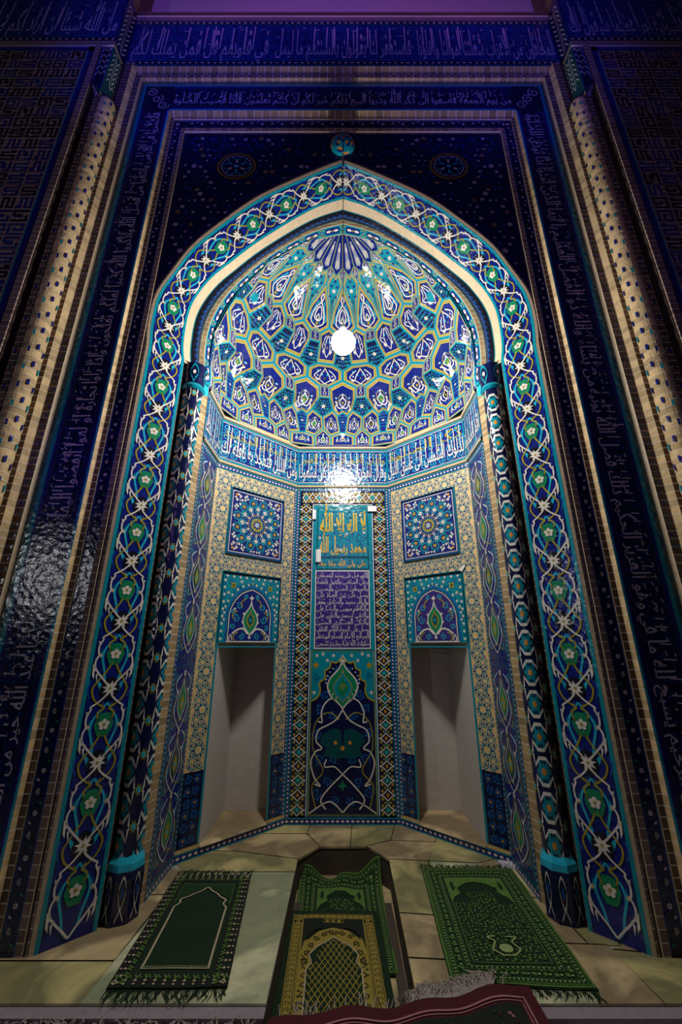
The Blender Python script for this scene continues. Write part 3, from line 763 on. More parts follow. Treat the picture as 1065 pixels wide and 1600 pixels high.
# ================================================================== THINGS
# ---- spandrels with their rosette medallions
for sx in (-1, 1):
    side = 'left' if sx < 0 else 'right'
    al = [p for p in arch_line(1.078, 3.082) if p[1] > 1.35]
    t = thing('spandrel_panel', (sx*.9, 1.765, 2.6), 'dark blue flower-strewn tile spandrel filling the corner %s of the pointed arch' % ('left' if sx < 0 else 'right'), 'tile panel', 'arch spandrels')
    P = Pat()
    poly = [(x, z) for x, z in al] + [(0, 3.345), (1.086, 3.345), (1.086, 1.35)]
    P.poly(poly, 'navy', 0)
    def free(x, z, m=.03):
        if x > 1.075-m or z > 3.335-m or x < .02: return False
        best = 0
        for (xa, za), (xb, zb) in zip(al, al[1:]):
            if xb <= x <= xa and xa != xb: best = za+(zb-za)*(xa-x)/(xa-xb)
        return z > best+m and not (x > 1.06 and z < 1.8)
    rnd = random.Random(5)
    mx, mz, mr = .70, 3.0, .125
    for i in range(23):
        for j in range(34):
            x = .03+i*.05+(.025 if j % 2 else 0)+.018*(rnd.random()-.5); z = 1.6+j*.054+.018*(rnd.random()-.5)
            if not free(x, z): continue
            if math.hypot(x-mx, z-mz) < mr+.02 or math.hypot(x, z-3.2) < .13: continue
            q = rnd.random()
            spiral(P, x, z, .024, 'cobalt', .005, 1.3, 1 if rnd.random() < .5 else -1, rnd.random()*6, 1)
            if q < .27: blossom(P, x, z, .009+.014*rnd.random()**2, 'lilac', 'mustard', 3, rnd.choice((5, 6, 8)), q*9)
            elif q < .34: blossom(P, x, z, .022, 'brick_dark', 'orange', 3, 6, q*9)
            elif q < .62: P.leaf(x, z, .03, .014, q*40, 'azure', 2)
    for k in (0, 1):
        pts = [(x+.012+k*.006, z+.012+k*.006) for x, z in al if z > 1.75]
        P.ribbon(pts, .003, 'violet_glaze', 2)
    P.ribbon([(.05, 3.332), (1.072, 3.332), (1.072, 1.9)], .003, 'violet_glaze', 2)
    P.build('tile_field', lambda u, v, h: (sx*u, 1.7645-h, v), t)
    M = Pat(); M.disc(mx, mz, mr, 'navy', 4, 28); M.ring(mx, mz, mr, .006, 'mustard', 5, 28); M.ring(mx, mz, mr*.93, .003, 'orange', 5, 28)
    for k in range(6):
        a0 = math.pi/3*k
        p = [(.50*mr, a0-.52), (.62*mr, a0-.28), (.83*mr, a0), (.62*mr, a0+.28), (.50*mr, a0+.52)]
        M.curve([(mx+r*math.cos(a), mz+r*math.sin(a)) for r, a in p], .005, 'sky_glaze', 6)
        M.ribbon([(mx+.83*mr*math.cos(a0), mz+.83*mr*math.sin(a0)), (mx+.78*mr*math.cos(a0+.52), mz+.78*mr*math.sin(a0+.52)), (mx+.83*mr*math.cos(a0+math.pi/3), mz+.83*mr*math.sin(a0+math.pi/3))], .004, 'white_glaze', 6)
        M.leaf(mx+.25*mr*math.cos(a0+.5), mz+.25*mr*math.sin(a0+.5), .035, .018, a0+.5, 'white_glaze' if k % 2 else 'sky_glaze', 6)
    blossom(M, mx, mz, .022, 'sky_glaze', 'mustard', 6, 6)
    M.build('rosette_medallion', lambda u, v, h: (sx*u, 1.7645-h, v), t)

# ---- glazed boss over the apex
t = thing('glazed_boss', (0, 1.755, 3.205), 'turquoise domed tile boss set in a dark ring above the arch point', 'ornament')
g = Geo(); n = 24
for i in range(8):
    for k in range(n):
        def pt(ii, kk):
            a = math.pi/2*ii/8; r = .085*math.cos(a); h = .05*math.sin(a)
            return (r*math.cos(2*math.pi*kk/n), 1.762-h, 3.2+r*1.25*math.sin(2*math.pi*kk/n))
        g.quad(pt(i, k), pt(i, k+1), pt(i+1, k+1), pt(i+1, k), 'turquoise' if (i//2+k//2) % 3 else ('orange' if i % 2 else 'cobalt'))
g.build('dome', t, smooth=True)
P = Pat(); P.ring(0, 0, .118, .012, 'navy', 6, 32, .14); P.ring(0, 0, .124, .004, 'azure', 7, 32, .148)
P.build('ring', lambda u, v, h: (u, 1.7645-h, 3.2+v), t)

# ---- the broad vine border of the arch (left and right run, one continuous border each side)
def vine_border(sx, A, B, name, parent):
    fn, L = arch_map(A, B, sx)
    P = Pat(); strip(P, L, 'cobalt', nv=4, du=.03)
    e = .075
    strip(P, L, 'turquoise', 0.0, e, 1); strip(P, L, 'turquoise', 1-e, 1, 1)
    strip(P, L, 'navy', e, e+.02, 1); strip(P, L, 'navy', 1-e-.02, 1-e, 1)
    Wd = .19; per = .262; n = int(L/per); per = L/(n+.15)
    def X(u, v): return (u, .5+v)            # v in fractions of the width
    def sw(pts, w, m, l, nn=6):
        # ribbon with width in plan units although v is a fraction
        q = smoothpts(pts, nn); ids = []
        for i in range(len(q)):
            a = q[max(i-1, 0)]; b = q[min(i+1, len(q)-1)]
            dx, dy = b[0]-a[0], (b[1]-a[1])*Wd; LL = math.hypot(dx, dy) or 1e-9
            nx, ny = -dy/LL*w/2, dx/LL*w/2/Wd
            ids.append((P.V(q[i][0]+nx, q[i][1]+ny, l), P.V(q[i][0]-nx, q[i][1]-ny, l)))
        for i in range(len(ids)-1):
            P.f.append((ids[i][0], ids[i][1], ids[i+1][1], ids[i+1][0])); P.m.append(m)
    for k in range(n+1):
        c = (k+.55)*per                                        # green diamond centre
        for s in (-1, 1):
            if k < n:
                sw([X(c+per*.5, 0), X(c+per*.40, s*.06), X(c+per*.31, s*.19), X(c+per*.25, s*.31), X(c+per*.215, s*.30), X(c+per*.12, s*.355), X(c+per*.015, s*.345), X(c-per*.01, s*.325), X(c-per*.10, s*.375), X(c-per*.20, s*.355), X(c-per*.30, s*.25), X(c-per*.40, s*.12), X(c-per*.5, 0)], .0068, 'white_glaze', 6)
                P.poly([X(c-per*.20, s*.33), X(c-per*.14, s*.415), X(c-per*.30, s*.40), X(c-per*.36, s*.35), X(c-per*.26, s*.36)][::s], 'white_glaze', 6)
                P.poly([X(c-per*.24, s*.27), X(c-per*.30, s*.33), X(c-per*.41, s*.29), X(c-per*.30, s*.29)], 'white_glaze', 6)
                P.poly([X(c+per*.17, s*.33), X(c+per*.20, s*.38), X(c+per*.10, s*.36)], 'white_glaze', 6)
                # mustard ogee, half a period out of step
                sw([X(c+per*.02, s*.10), X(c+per*.16, s*.16), X(c+per*.22, s*.05), X(c+per*.27, s*.14), X(c+per*.36, s*.28), X(c+per*.50, s*.34), X(c+per*.62, s*.25), X(c+per*.74, s*.13), X(c+per*.88, s*.03)], .0070, 'mustard', 4)
                P.star(*X(c+per*.26, s*.09), .016, .008, 4, 'mustard', 5)
                # turquoise leafage
                sw([X(c-per*.5, s*.02), X(c-per*.40, s*.12), X(c-per*.27, s*.16), X(c-per*.18, s*.20), X(c-per*.05, s*.25), X(c+per*.08, s*.22), X(c+per*.20, s*.10), X(c+per*.30, 0)], .0085, 'sky_glaze', 3)
                P.poly([X(c+per*.40, s*.14), X(c+per*.52, s*.23), X(c+per*.66, s*.30), X(c+per*.56, s*.17), X(c+per*.46, s*.10)], 'sky_glaze', 3)
                P.poly([X(c-per*.12, s*.25), X(c-per*.02, s*.31), X(c+per*.10, s*.27), X(c, s*.27)], 'turquoise', 3)
                sw([X(c+per*.62, s*.40), X(c+per*.50, s*.43), X(c+per*.38, s*.38)], .005, 'azure', 2)
                P.fan(c-per*.02, .5+s*.29, [X(c-per*.02+.010*math.cos(q), s*.29+.035*math.sin(q)) for q in (0, 1.57, 3.14, 4.71)], 'cream', 5)
        P.fan(c, .5, [X(c+.050*math.cos(q)*(1 if i % 2 else .9), .19*math.sin(q)*(1 if i % 2 else .9)) for i, q in enumerate([math.pi/6*j for j in range(12)])], 'green_glaze', 4)
        for i in range(5):
            q = 2*math.pi*i/5
            P.fan(c+.013*math.cos(q), .5+.07*math.sin(q), [X(c+.013*math.cos(q)+.009*math.cos(z), .07*math.sin(q)+.045*math.sin(z)) for z in [math.pi/3*j for j in range(6)]], 'white_glaze', 7)
        P.fan(c, .5, [X(c+.006*math.cos(z), .03*math.sin(z)) for z in [math.pi/3*j for j in range(6)]], 'mustard', 8)
        if k < n:
            b = c+per*.5
            P.fan(b, .5, [X(b+.046*math.cos(q), .20*math.sin(q)) for q in [math.pi/4*j for j in range(8)]], 'black_glaze', 5)
            P.fan(b, .5, [X(b+(.031 if j % 2 == 0 else .015)*math.cos(math.pi/8*j+.2), (.165 if j % 2 == 0 else .08)*math.sin(math.pi/8*j+.2)) for j in range(16)], 'white_glaze', 7)
            P.fan(b, .5, [X(b+.006*math.cos(z), .03*math.sin(z)) for z in [math.pi/3*j for j in range(6)]], 'mustard', 8)
    return P.build(name, fn, parent)
t = thing('arch_border', (0, 1.83, -1), 'broad blue tile border with white scrolling vines framing the lit pointed niche', 'arch border')
for sx in (-1, 1): vine_border(sx, A1, A2, 'vine_band', t)

# chain moulding and cartouche border above the columns
t = thing('chain_moulding', (0, 1.97, 1.56), 'dark blue moulding with a looping chain that rises from the column capitals', 'moulding')
for sx in (-1, 1):
    fn, L = arch_map(A3, A4, sx, zb=1.545)
    fn2 = lambda u, v, h, fn=fn: tuple(Vector(fn(u, v, h+.016*math.sin(math.pi*v))))
    P = Pat(); strip(P, L, 'black_glaze', 0, 1, 0, .03, 6)
    n = int(L/.042)
    for k in range(n):
        c = (k+.5)*L/n
        P.ribbon([(c+.019*math.cos(q), .5+.22*math.sin(q)) for q in [2*math.pi*j/10 for j in range(9)]], .004, 'azure', 3)
        P.fan(c, .5, [(c+.008*math.cos(q), .5+.10*math.sin(q)) for q in [2*math.pi*j/6 for j in range(6)]], 'azure', 3)
    strip(P, L, 'turquoise', 0, .06, 2); strip(P, L, 'turquoise', .94, 1, 2)
    P.build('chain_band', fn2, t)
t = thing('cartouche_border', (0, 2.03, 1.5), 'narrow turquoise border with white arrow cartouches edging the honeycomb vault', 'arch border')
for sx in (-1, 1):
    fn, L = arch_map(A5, A6, sx, zb=1.49)
    P = Pat(); strip(P, L, 'turquoise', 0, 1, 0, .03, 3); strip(P, L, 'cream', 0, .08, 1); strip(P, L, 'cream', .93, 1, 1)
    n = 11; p = L/n
    for k in range(n):
        c = (k+.5)*p
        P.fan(c, .5, [(c-.36*p, .5), (c-.30*p, .22), (c+.30*p, .22), (c+.36*p, .5), (c+.30*p, .78), (c-.30*p, .78)], 'cobalt', 2)
        for s in (-1, 1):
            P.fan(c+s*.19*p, .5, [(c+s*.30*p, .5), (c+s*.22*p, .62), (c+s*.14*p, .58), (c+s*.06*p, .54), (c+s*.06*p, .46), (c+s*.14*p, .42), (c+s*.22*p, .38)], 'white_glaze', 3)
            P.fan(c+s*.13*p, .5, [(c+s*.16*p, .5), (c+s*.13*p, .68), (c+s*.10*p, .5), (c+s*.13*p, .32)], 'white_glaze', 4)
        P.fan(c, .5, [(c+.04*p, .5), (c, .64), (c-.04*p, .5), (c, .36)], 'mustard', 4)
        b = c+.5*p
        P.fan(b, .5, [(b+.06*p, .5), (b, .72), (b-.06*p, .5), (b, .28)], 'cobalt', 2); P.fan(b, .5, [(b+.03*p, .5), (b, .60), (b-.03*p, .5), (b, .40)], 'white_glaze', 3)
        for sa in (-1, 1):
            for sb in (-1, 1): P.fan(b+sa*.07*p, .5+sb*.24, [(b+sa*.07*p+.012*math.cos(q), .5+sb*.24+.07*math.sin(q)) for q in (0, 1.57, 3.14, 4.71)], 'mustard', 3)
    P.build('cartouche_band', fn, t)

# ---- engaged columns
for sx in (-1, 1):
    sd = 'left' if sx < 0 else 'right'
    t = thing('engaged_column', (sx*.872, 1.978, -1), 'slim round tiled column with ring pattern at the %s jamb of the niche' % sd, 'column', 'columns flanking the niche')
    cx, cd, r = sx*.872, 1.978, .052
    g = Geo(); g.lathe((cx, cd, 0), [(r, -.80), (r, 1.395), (r*1.05, 1.40)], 'navy', 28)
    P = Pat(); C = 2*math.pi
    rows = 34; ph = 2.19/rows
    for k in range(rows):
        for j in range(3):
            a = j*C/3+(C/6 if k % 2 else 0); z = -.79+(k+.5)*ph
            if k % 2 == 0:
                P.ribbon([(a+.62*math.cos(q), z+ph*.82*math.sin(q)) for q in [C*i/8+C/16 for i in range(8)]], .014, 'white_glaze', 3, True)
                for i in range(8):
                    q = C*i/8; P.ribbon([(a+.22*math.cos(q), z+ph*.3*math.sin(q)), (a+.5*math.cos(q), z+ph*.66*math.sin(q))], .05 if i % 4 else .02, 'turquoise', 2)
                P.fan(a, z, [(a+.34*math.cos(C*i/8), z+ph*.46*math.sin(C*i/8)) for i in range(8)], 'turquoise', 3)
                P.fan(a, z, [(a+.17*math.cos(C*i/6), z+ph*.23*math.sin(C*i/6)) for i in range(6)], 'orange', 4)
            else:
                P.fan(a, z, [(a+(.30 if i % 2 else .17)*math.cos(C*i/16), z+ph*(.40 if i % 2 else .22)*math.sin(C*i/16)) for i in range(16)], 'mustard', 3)
                P.fan(a, z, [(a+.15*math.cos(C*i/6), z+ph*.2*math.sin(C*i/6)) for i in range(6)], 'sky_glaze', 4)
                for s in (-1, 1): P.ribbon([(a+s*.42, z-ph*.5), (a+s*.30, z), (a+s*.42, z+ph*.5)], .05, 'white_glaze', 2)
    fnc = lambda u, v, h: (cx+(r+h)*math.cos(u), cd+(r+h)*math.sin(u), v)
    b0 = len(g.v); g.v += P.build_data(fnc); g.f += [tuple(b0+i for i in f) for f in P.f]; g.m += P.m
    g.build('shaft', t)
    g = Geo(); g.lathe((cx, cd, 0), [(r*1.05, 1.398), (r*1.28, 1.412), (r*1.1, 1.432)], 'turquoise', 24)
    g.lathe((cx, cd, 0), [(r*1.1, 1.432), (r*1.15, 1.47), (r*1.28, 1.54), (r*1.3, 1.562)], 'navy', 24)
    P = Pat()
    for j in range(5):
        a = j*C/5; P.curve([(a, 1.55), (a+.35, 1.50), (a+.12, 1.46), (a, 1.44), (a-.12, 1.46), (a-.35, 1.50)], .016, 'turquoise', 3, True, 3)
        P.fan(a, 1.50, [(a+.14*math.cos(q), 1.50+.014*math.sin(q)) for q in [C*i/6 for i in range(6)]], 'white_glaze', 3)
    b0 = len(g.v); g.v += P.build_data(lambda u, v, h: (cx+(r*(1.10+(v-1.432)*1.6)+h+.001)*math.cos(u), cd+(r*(1.10+(v-1.432)*1.6)+h+.001)*math.sin(u), v)); g.f += [tuple(b0+i for i in f) for f in P.f]; g.m += P.m
    # stepped corner with a turquoise bracket beside the cap
    g.poly([(sx*.833, 2.004, 1.40), (sx*.815, 2.058, 1.43), (sx*.815, 2.05, 1.56), (sx*.85, 1.99, 1.56)], 'sky_glaze')
    g.build('capital', t)
    g = Geo(); R0 = .060
    g.lathe((cx, cd, 0), [(r*1.0, -.775), (R0*.9, -.79), (R0*1.15, -.812), (R0*1.2, -.835)], 'sky_glaze', 8)
    g.lathe((cx, cd, 0), [(R0*1.2, -.835), (R0*1.25, -.86), (R0*1.2, -.93), (R0*1.22, -.985), (R0*1.22, -.999)], 'navy', 8)
    P = Pat()
    for j in range(8):
        a = j*C/8+C/16
        P.curve([(a, -.85), (a+.17, -.885), (a+.10, -.93), (a, -.95), (a-.10, -.93), (a-.17, -.885)], .010, 'white_glaze', 3, True, 3)
        P.ribbon([(a-.2, -.985), (a, -.95), (a+.2, -.985)], .008, 'white_glaze', 3); P.disc(a, -.90, .06, 'azure', 3, 6, .02)
    b0 = len(g.v); g.v += P.build_data(lambda u, v, h: (cx+(R0*1.235*math.cos(C/16)/max(.9, math.cos((u % (C/8))-C/16))+h)*math.cos(u), cd+(R0*1.235*math.cos(C/16)/max(.9, math.cos((u % (C/8))-C/16))+h)*math.sin(u), v)); g.f += [tuple(b0+i for i in f) for f in P.f]; g.m += P.m
    g.build('base', t)

# ---- half-round brick pilasters at the outer edge, with tiled corner capitals
for sx in (-1, 1):
    sd = 'left' if sx < 0 else 'right'
    t = thing('brick_pilaster', (sx*1.588, 1.645, -1), 'tall rounded buff brick pilaster dotted with blue tiles at the far %s edge' % sd, 'pilaster', 'dotted brick pilasters')
    g = Geo(); cx, cd, r = 1.566, 1.650, .046; H0, H1 = -1.0, 3.42
    nc = 86; ch = (H1-H0)/nc; na = 14; a0, a1 = R(120), R(330)
    def rp(z): f = ((z-H0)/ch) % 1; return r*(1.0+.035*math.sin(math.pi*f))
    rowsz = []
    for k in range(nc):
        for f in (0.0, .08, .5, .92): rowsz.append((k+f)*ch+H0)
    rowsz.append(H1)
    def pf(a, z, h=0):
        f = ((z-H0)/ch) % 1; rr = r*(1.0+.06*math.sin(math.pi*f)**.5)+h
        return (sx*(cx+rr*math.cos(a)), cd+rr*math.sin(a), z)
    b0 = len(g.v)
    for z in rowsz:
        for i in range(na+1): g.v.append(W(*pf(a0+(a1-a0)*i/na, z)))
    for j in range(len(rowsz)-1):
        for i in range(na):
            q = b0+j*(na+1)+i; g.f.append((q, q+1, q+na+2, q+na+1)); g.m.append('brick_gold')
    P = Pat()
    for k in range(0, nc, 1):
        if k % 2: continue
        z = H0+(k+.18)*ch
        m_ = 'turquoise' if (k//2) % 2 == 0 else 'cobalt'
        for j, a in enumerate((R(172), R(208), R(246), R(290))):
            m2 = m_ if j < 3 else 'teal_dark'
            zz = z+(ch if j % 2 else 0)*.55
            if zz+ch*.6 < H1: P.rect(a-.085, zz, a+.085, zz+ch*.62, m2 if j % 2 == 0 else ('cobalt' if m_ == 'turquoise' and j == 1 else m2), 2)
    b0 = len(g.v); g.v += P.build_data(lambda u, v, h: pf(u, v, h+.0045)); g.f += [tuple(b0+i for i in f) for f in P.f]; g.m += P.m
    g.build('shaft', t)
    g = Geo(); g.box(sx*1.598, 1.607, -1, sx*1.630, 1.64, 3.42, 'brick_dark')  # unlit front face, its shade put into the brick colour
    for k in range(0, 86, 2): g.quad((sx*1.607, 1.6062, -1+k*.0514), (sx*1.618, 1.6062, -1+k*.0514), (sx*1.618, 1.6062, -.968+k*.0514), (sx*1.607, 1.6062, -.968+k*.0514), 'cobalt' if k % 4 else 'teal_dark')
    g.build('flat_edge', t)
    # capital: the round shaft passes into the square corner through a tiled pendentive
    g = Geo()
    tip = (1.555, 1.632, 3.37)
    A = (1.655, 1.5845, 3.52); B = (1.655, 1.5845, 3.93); Cc = (CX, 1.5845, 3.93); D = (CX, 1.5845, 3.44)
    E1 = (CX-.001, 1.70, 3.93); E2 = (CX-.001, 1.69, 3.56)
    M = lambda p: (sx*p[0], p[1], p[2])
    g.poly([M(A), M(B), M(Cc), M(D)], 'navy'); g.poly([M(D), M(Cc), M(E1), M(E2)], 'teal_dark')
    g.poly([M(A), M(D), M(tip)], 'teal_dark'); g.poly([M(D), M(E2), M(tip)], 'navy'); g.poly([M(A), M(tip), M((1.655, 1.66, 3.42))], 'brick_rose')
    P = Pat()
    for q in range(5):
        zc = 3.62+q*.065
        P.curve([(1.648, zc-.02), (1.63, zc+.02), (1.61, zc-.01), (1.595, zc+.03), (1.588, zc)], .005, 'white_glaze', 2)
    P.rect(1.645, 3.54, 1.652, 3.92, 'azure', 1); P.rect(1.582, 3.46, 1.586, 3.92, 'azure', 1)
    b0 = len(g.v); g.v += P.build_data(lambda u, v, h: (sx*u, 1.5845-h, v)); g.f += [tuple(b0+i for i in f) for f in P.f]; g.m += P.m
    P = Pat()
    for q in range(6):
        zc = 3.58+q*.055
        P.curve([(1.60, zc), (1.62, zc+.05), (1.645, zc-.01), (1.66, zc+.045), (1.68, zc+.02)], .0055, 'white_glaze', 2)
    b0 = len(g.v); g.v += P.build_data(lambda u, v, h: (sx*(CX-.001-h), u, v)); g.f += [tuple(b0+i for i in f) for f in P.f]; g.m += P.m
    g.build('capital', t)

# ---- lettered band of the rectangular frame: up the right jamb, across, down the left jamb
t = thing('inscription_band', (0, 1.735, -1), 'dark blue band of flowing white script running up both sides and across the frame', 'inscription')
I0, I1 = NODES[7], NODES[8]; WB = I1[0]-I0[0]
def band_ground(P, L, miter=None):
    P.rect(0, 0, L, WB, 'navy', 0, 24, 1)
    P.rect(0, 0, L, .010, 'sky_glaze', 1); P.rect(0, .010, L, .022, 'cobalt', 1); P.rect(0, .030, L, .034, 'violet_glaze', 1)
    P.rect(0, WB-.055, L, WB-.040, 'cobalt', 1); P.rect(0, WB-.040, L, WB-.020, 'turquoise', 1); P.rect(0, WB-.020, L, WB, 'teal_dark', 1); P.rect(0, WB-.062, L, WB-.058, 'violet_glaze', 1)
TXT_TOP = 'من يوم الجمعة فاسعوا الى ذكر الله وذروا البيع ذلكم خير لكم ان كنتم تعلمون فاذا قضيت الصلوة'
TXT_L = ['فانتشروا في الارض وابتغوا من فضل الله', 'واذكروا الله كثيرا لعلكم تفلحون واذا راوا', 'تجارة او لهوا انفضوا اليها وتركوك قائما', 'قل ما عند الله خير من اللهو ومن التجارة']
TXT_R = ['بسم الله الرحمن الرحيم يسبح لله ما في', 'وهو العزيز الحكيم ذلك فضل الله يؤتيه', 'من يشاء والله ذو الفضل العظيم', 'يا ايها الذين امنوا اذا نودي للصلوة']
LJ = I0[2]+1                                           # jamb length
def ctick(P, u0, v0, u1, v1, n, rnd, m='violet_glaze', l=3, s=.012):
    for _ in range(n):
        u, v = u0+(u1-u0)*rnd.random(), v0+(v1-v0)*rnd.random(); q = rnd.random()
        if q < .4: P.disc(u, v, s*.35, m, l, 5)
        elif q < .7: P.ribbon([(u, v), (u+s, v+s*.7)], s*.3, m, l)
        else: P.curve([(u, v), (u+s*.5, v-s*.5), (u+s, v), (u+s*1.5, v-s*.5)], s*.25, m, l, False, 2)
def uprights(P, a, b, v0, v1, m, rnd, pitch=.052, w=.0055):
    x = a+pitch*.4
    while x < b-.02:
        if rnd.random() < .8: P.ribbon([(x, v0+.03*rnd.random()), (x+.003, v1-.02*rnd.random())], w, m, 3)
        x += pitch*(.5+rnd.random())
for sx in (-1, 1):
    P = Pat(); band_ground(P, LJ); rnd = random.Random(11+sx)
    scroll_fill(P, .02, .04, LJ-.02, WB-.065, .075, 'cobalt', .006, 1, 'azure')
    lines = TXT_L if sx < 0 else TXT_R; n = len(lines)
    for k, s_ in enumerate(lines):
        a = .03+k*(LJ-.06)/n; b = .03+(k+.985)*(LJ-.06)/n
        if sx < 0:   # reading runs downwards: first line highest
            a, b = LJ-.03-(k+.985)*(LJ-.06)/n, LJ-.03-k*(LJ-.06)/n
        else: a, b = LJ-.03-(k+.985)*(LJ-.06)/n, LJ-.03-k*(LJ-.06)/n
        lettering(P, s_, a, .040, b, WB-.085, 'lilac', 3, .010, 2.9); uprights(P, a, b, .09, WB-.075, 'lilac', rnd)
    ctick(P, .05, .1, LJ-.05, WB-.075, 170, rnd, 'lilac', 3, .014)
    # u runs up the jamb on the left, down it on the right, so that letters stand outwards
    if sx < 0: f_ = lambda u, v, h: (-(I0[0]+v), 1.735-h, -1+u*(1+ (v/WB)*.0))
    else: f_ = lambda u, v, h: (I0[0]+v, 1.735-h, -1+LJ-u)
    P.build('jamb_band', f_, t)
P = Pat(); L2 = 2*I0[0]; HT = I1[2]-I0[2]; band = Pat()
kx = HT/WB
P.T = [lambda u, v: (u, v*kx)]; band_ground(P, L2)
scroll_fill(P, .02, .04, L2-.02, WB-.065, .075, 'cobalt', .006, 1, 'azure')
lettering(P, TXT_TOP, .02, .04, L2-.02, WB-.085, 'lilac', 3, .010, 2.9); uprights(P, .03, L2-.03, .09, WB-.075, 'lilac', random.Random(2))
ctick(P, .05, .1, L2-.05, WB-.075, 70, random.Random(3), 'lilac', 3, .014)
P.build('lintel_band', lambda u, v, h: (u-I0[0], 1.735-h, I0[2]+v), t)
for sx in (-1, 1):
    P = Pat()
    P.rect(sx*I0[0], I0[2], sx*I1[0], I1[2], 'navy', 0)
    P.rect(sx*(I1[0]-.02), I0[2], sx*I1[0], I1[2], 'teal_dark', 1); P.rect(sx*I0[0], I1[2]-.02*kx, sx*I1[0], I1[2], 'teal_dark', 2)
    P.rect(sx*(I1[0]-.04), I0[2], sx*(I1[0]-.02), I1[2]-.02*kx, 'turquoise', 1); P.rect(sx*I0[0], I1[2]-.04*kx, sx*(I1[0]-.02), I1[2]-.02*kx, 'turquoise', 2)
    for k in range(3): spiral(P, sx*(I0[0]+.05+k*.05), I0[2]+.06+k*.07, .045, 'lilac', .007, 1.4, sx, k, 3)
    P.build('corner_piece', lambda u, v, h: (u, 1.735-h, v), t)

# ---- narrow flowered band inside it
t = thing('flowered_band', (0, 1.762, -1), 'narrow dark blue band of small pale flowers between two brick strips of the frame', 'tile band')
a, b = NODES[3], NODES[4]; wv = b[0]-a[0]; LJ2 = a[2]+1
def flower_run(P, L, wd):
    P.rect(0, 0, L, wd, 'navy', 0, 20, 1); P.rect(0, 0, L, .004, 'azure', 1); P.rect(0, wd-.004, L, wd, 'azure', 1)
    n = int(L/.135); p = L/n
    for k in range(n):
        c = (k+.5)*p
        lotus(P, c, wd/2, wd*.26, 'lilac', 3); P.ring(c+p*.25, wd/2, wd*.36, .004, 'cobalt', 2, 8, wd*.4)
        P.fan(c+p*.5, wd/2, [(c+p*.5+wd*.16*math.cos(q), wd/2+wd*.16*math.sin(q)) for q in [math.pi/4*i for i in range(8)]], 'lilac', 3); P.disc(c+p*.5, wd/2, wd*.06, 'mustard', 4, 5)
        P.leaf(c+p*.25, wd*.6, wd*.3, wd*.18, 1.0, 'lilac', 3); P.leaf(c-p*.25, wd*.4, wd*.3, wd*.18, -2.0, 'green_glaze', 3)
for sx in (-1, 1):
    P = Pat(); flower_run(P, LJ2, wv); P.build('jamb_band', lambda u, v, h: (sx*(a[0]+v), 1.762-h, -1+u), t)
P = Pat(); hh = b[2]-a[2]; P.T = [lambda u, v: (u, v*hh/wv)]; flower_run(P, 2*a[0], wv)
P.build('lintel_band', lambda u, v, h: (u-a[0], 1.762-h, a[2]+v), t)
for sx in (-1, 1):
    P = Pat(); P.rect(sx*a[0], a[2], sx*b[0], b[2], 'navy', 0); blossom(P, sx*(a[0]+b[0])/2, (a[2]+b[2])/2, .018, 'lilac', 'mustard', 2)
    P.build('corner_piece', lambda u, v, h: (u, 1.762-h, v), t)

# ---- great script frieze high on the wall
def frieze(P, u0, u1, v0, v1, lines, seed):
    P.rect(u0, v0, u1, v1, 'cobalt', 0, 12, 1)
    H = v1-v0; rnd = random.Random(seed)
    scroll_fill(P, u0+.01, v0+.06, u1-.01, v1-.06, .11, 'azure', .008, 1, 'azure')
    for c in (v0+.035, v1-.035):
        P.rect(u0, c-.022, u1, c+.022, 'navy', 2)
        n = int((u1-u0)/.045)
        for k in range(n):
            x = u0+(k+.5)*(u1-u0)/n
            P.disc(x, c, .010, 'white_glaze', 3, 6) if k % 3 else P.rect(x-.012, c-.006, x+.012, c+.006, 'white_glaze', 3)
    for c in (v0+.004, v0+.062, v1-.062, v1-.010): P.rect(u0, c, u1, c+.005, 'turquoise', 3)
    n = len(lines)
    for k, s_ in enumerate(lines): 
        a = u1-(k+.97)*(u1-u0)/n; b = u1-(k+.02)*(u1-u0)/n
        lettering(P, s_, a, v0+.075, b, v1-.13, 'pale_violet', 4, .008, 2.9); uprights(P, a, b, v0+.20, v1-.085, 'pale_violet', rnd, .10, .009)
    ctick(P, u0+.03, v0+.22, u1-.03, v1-.09, int((u1-u0)*14), rnd, 'pale_violet', 4, .022)
P = Pat(); frieze(P, -CX, CX, 3.972, 4.56, ['المخلفون من الاعراب شغلتنا اموالنا واهلونا', 'فاستغفر لنا يقولون بالسنتهم ما ليس', 'في قلوبهم قل فمن يملك لكم'], 4)
o = P.build('script_frieze', lambda u, v, h: (u, 1.6985-h, v), origin=(0, 1.70, 4.25)); props(o, 'long blue frieze of large pale script across the top centre of the wall', 'inscription', 'script friezes')
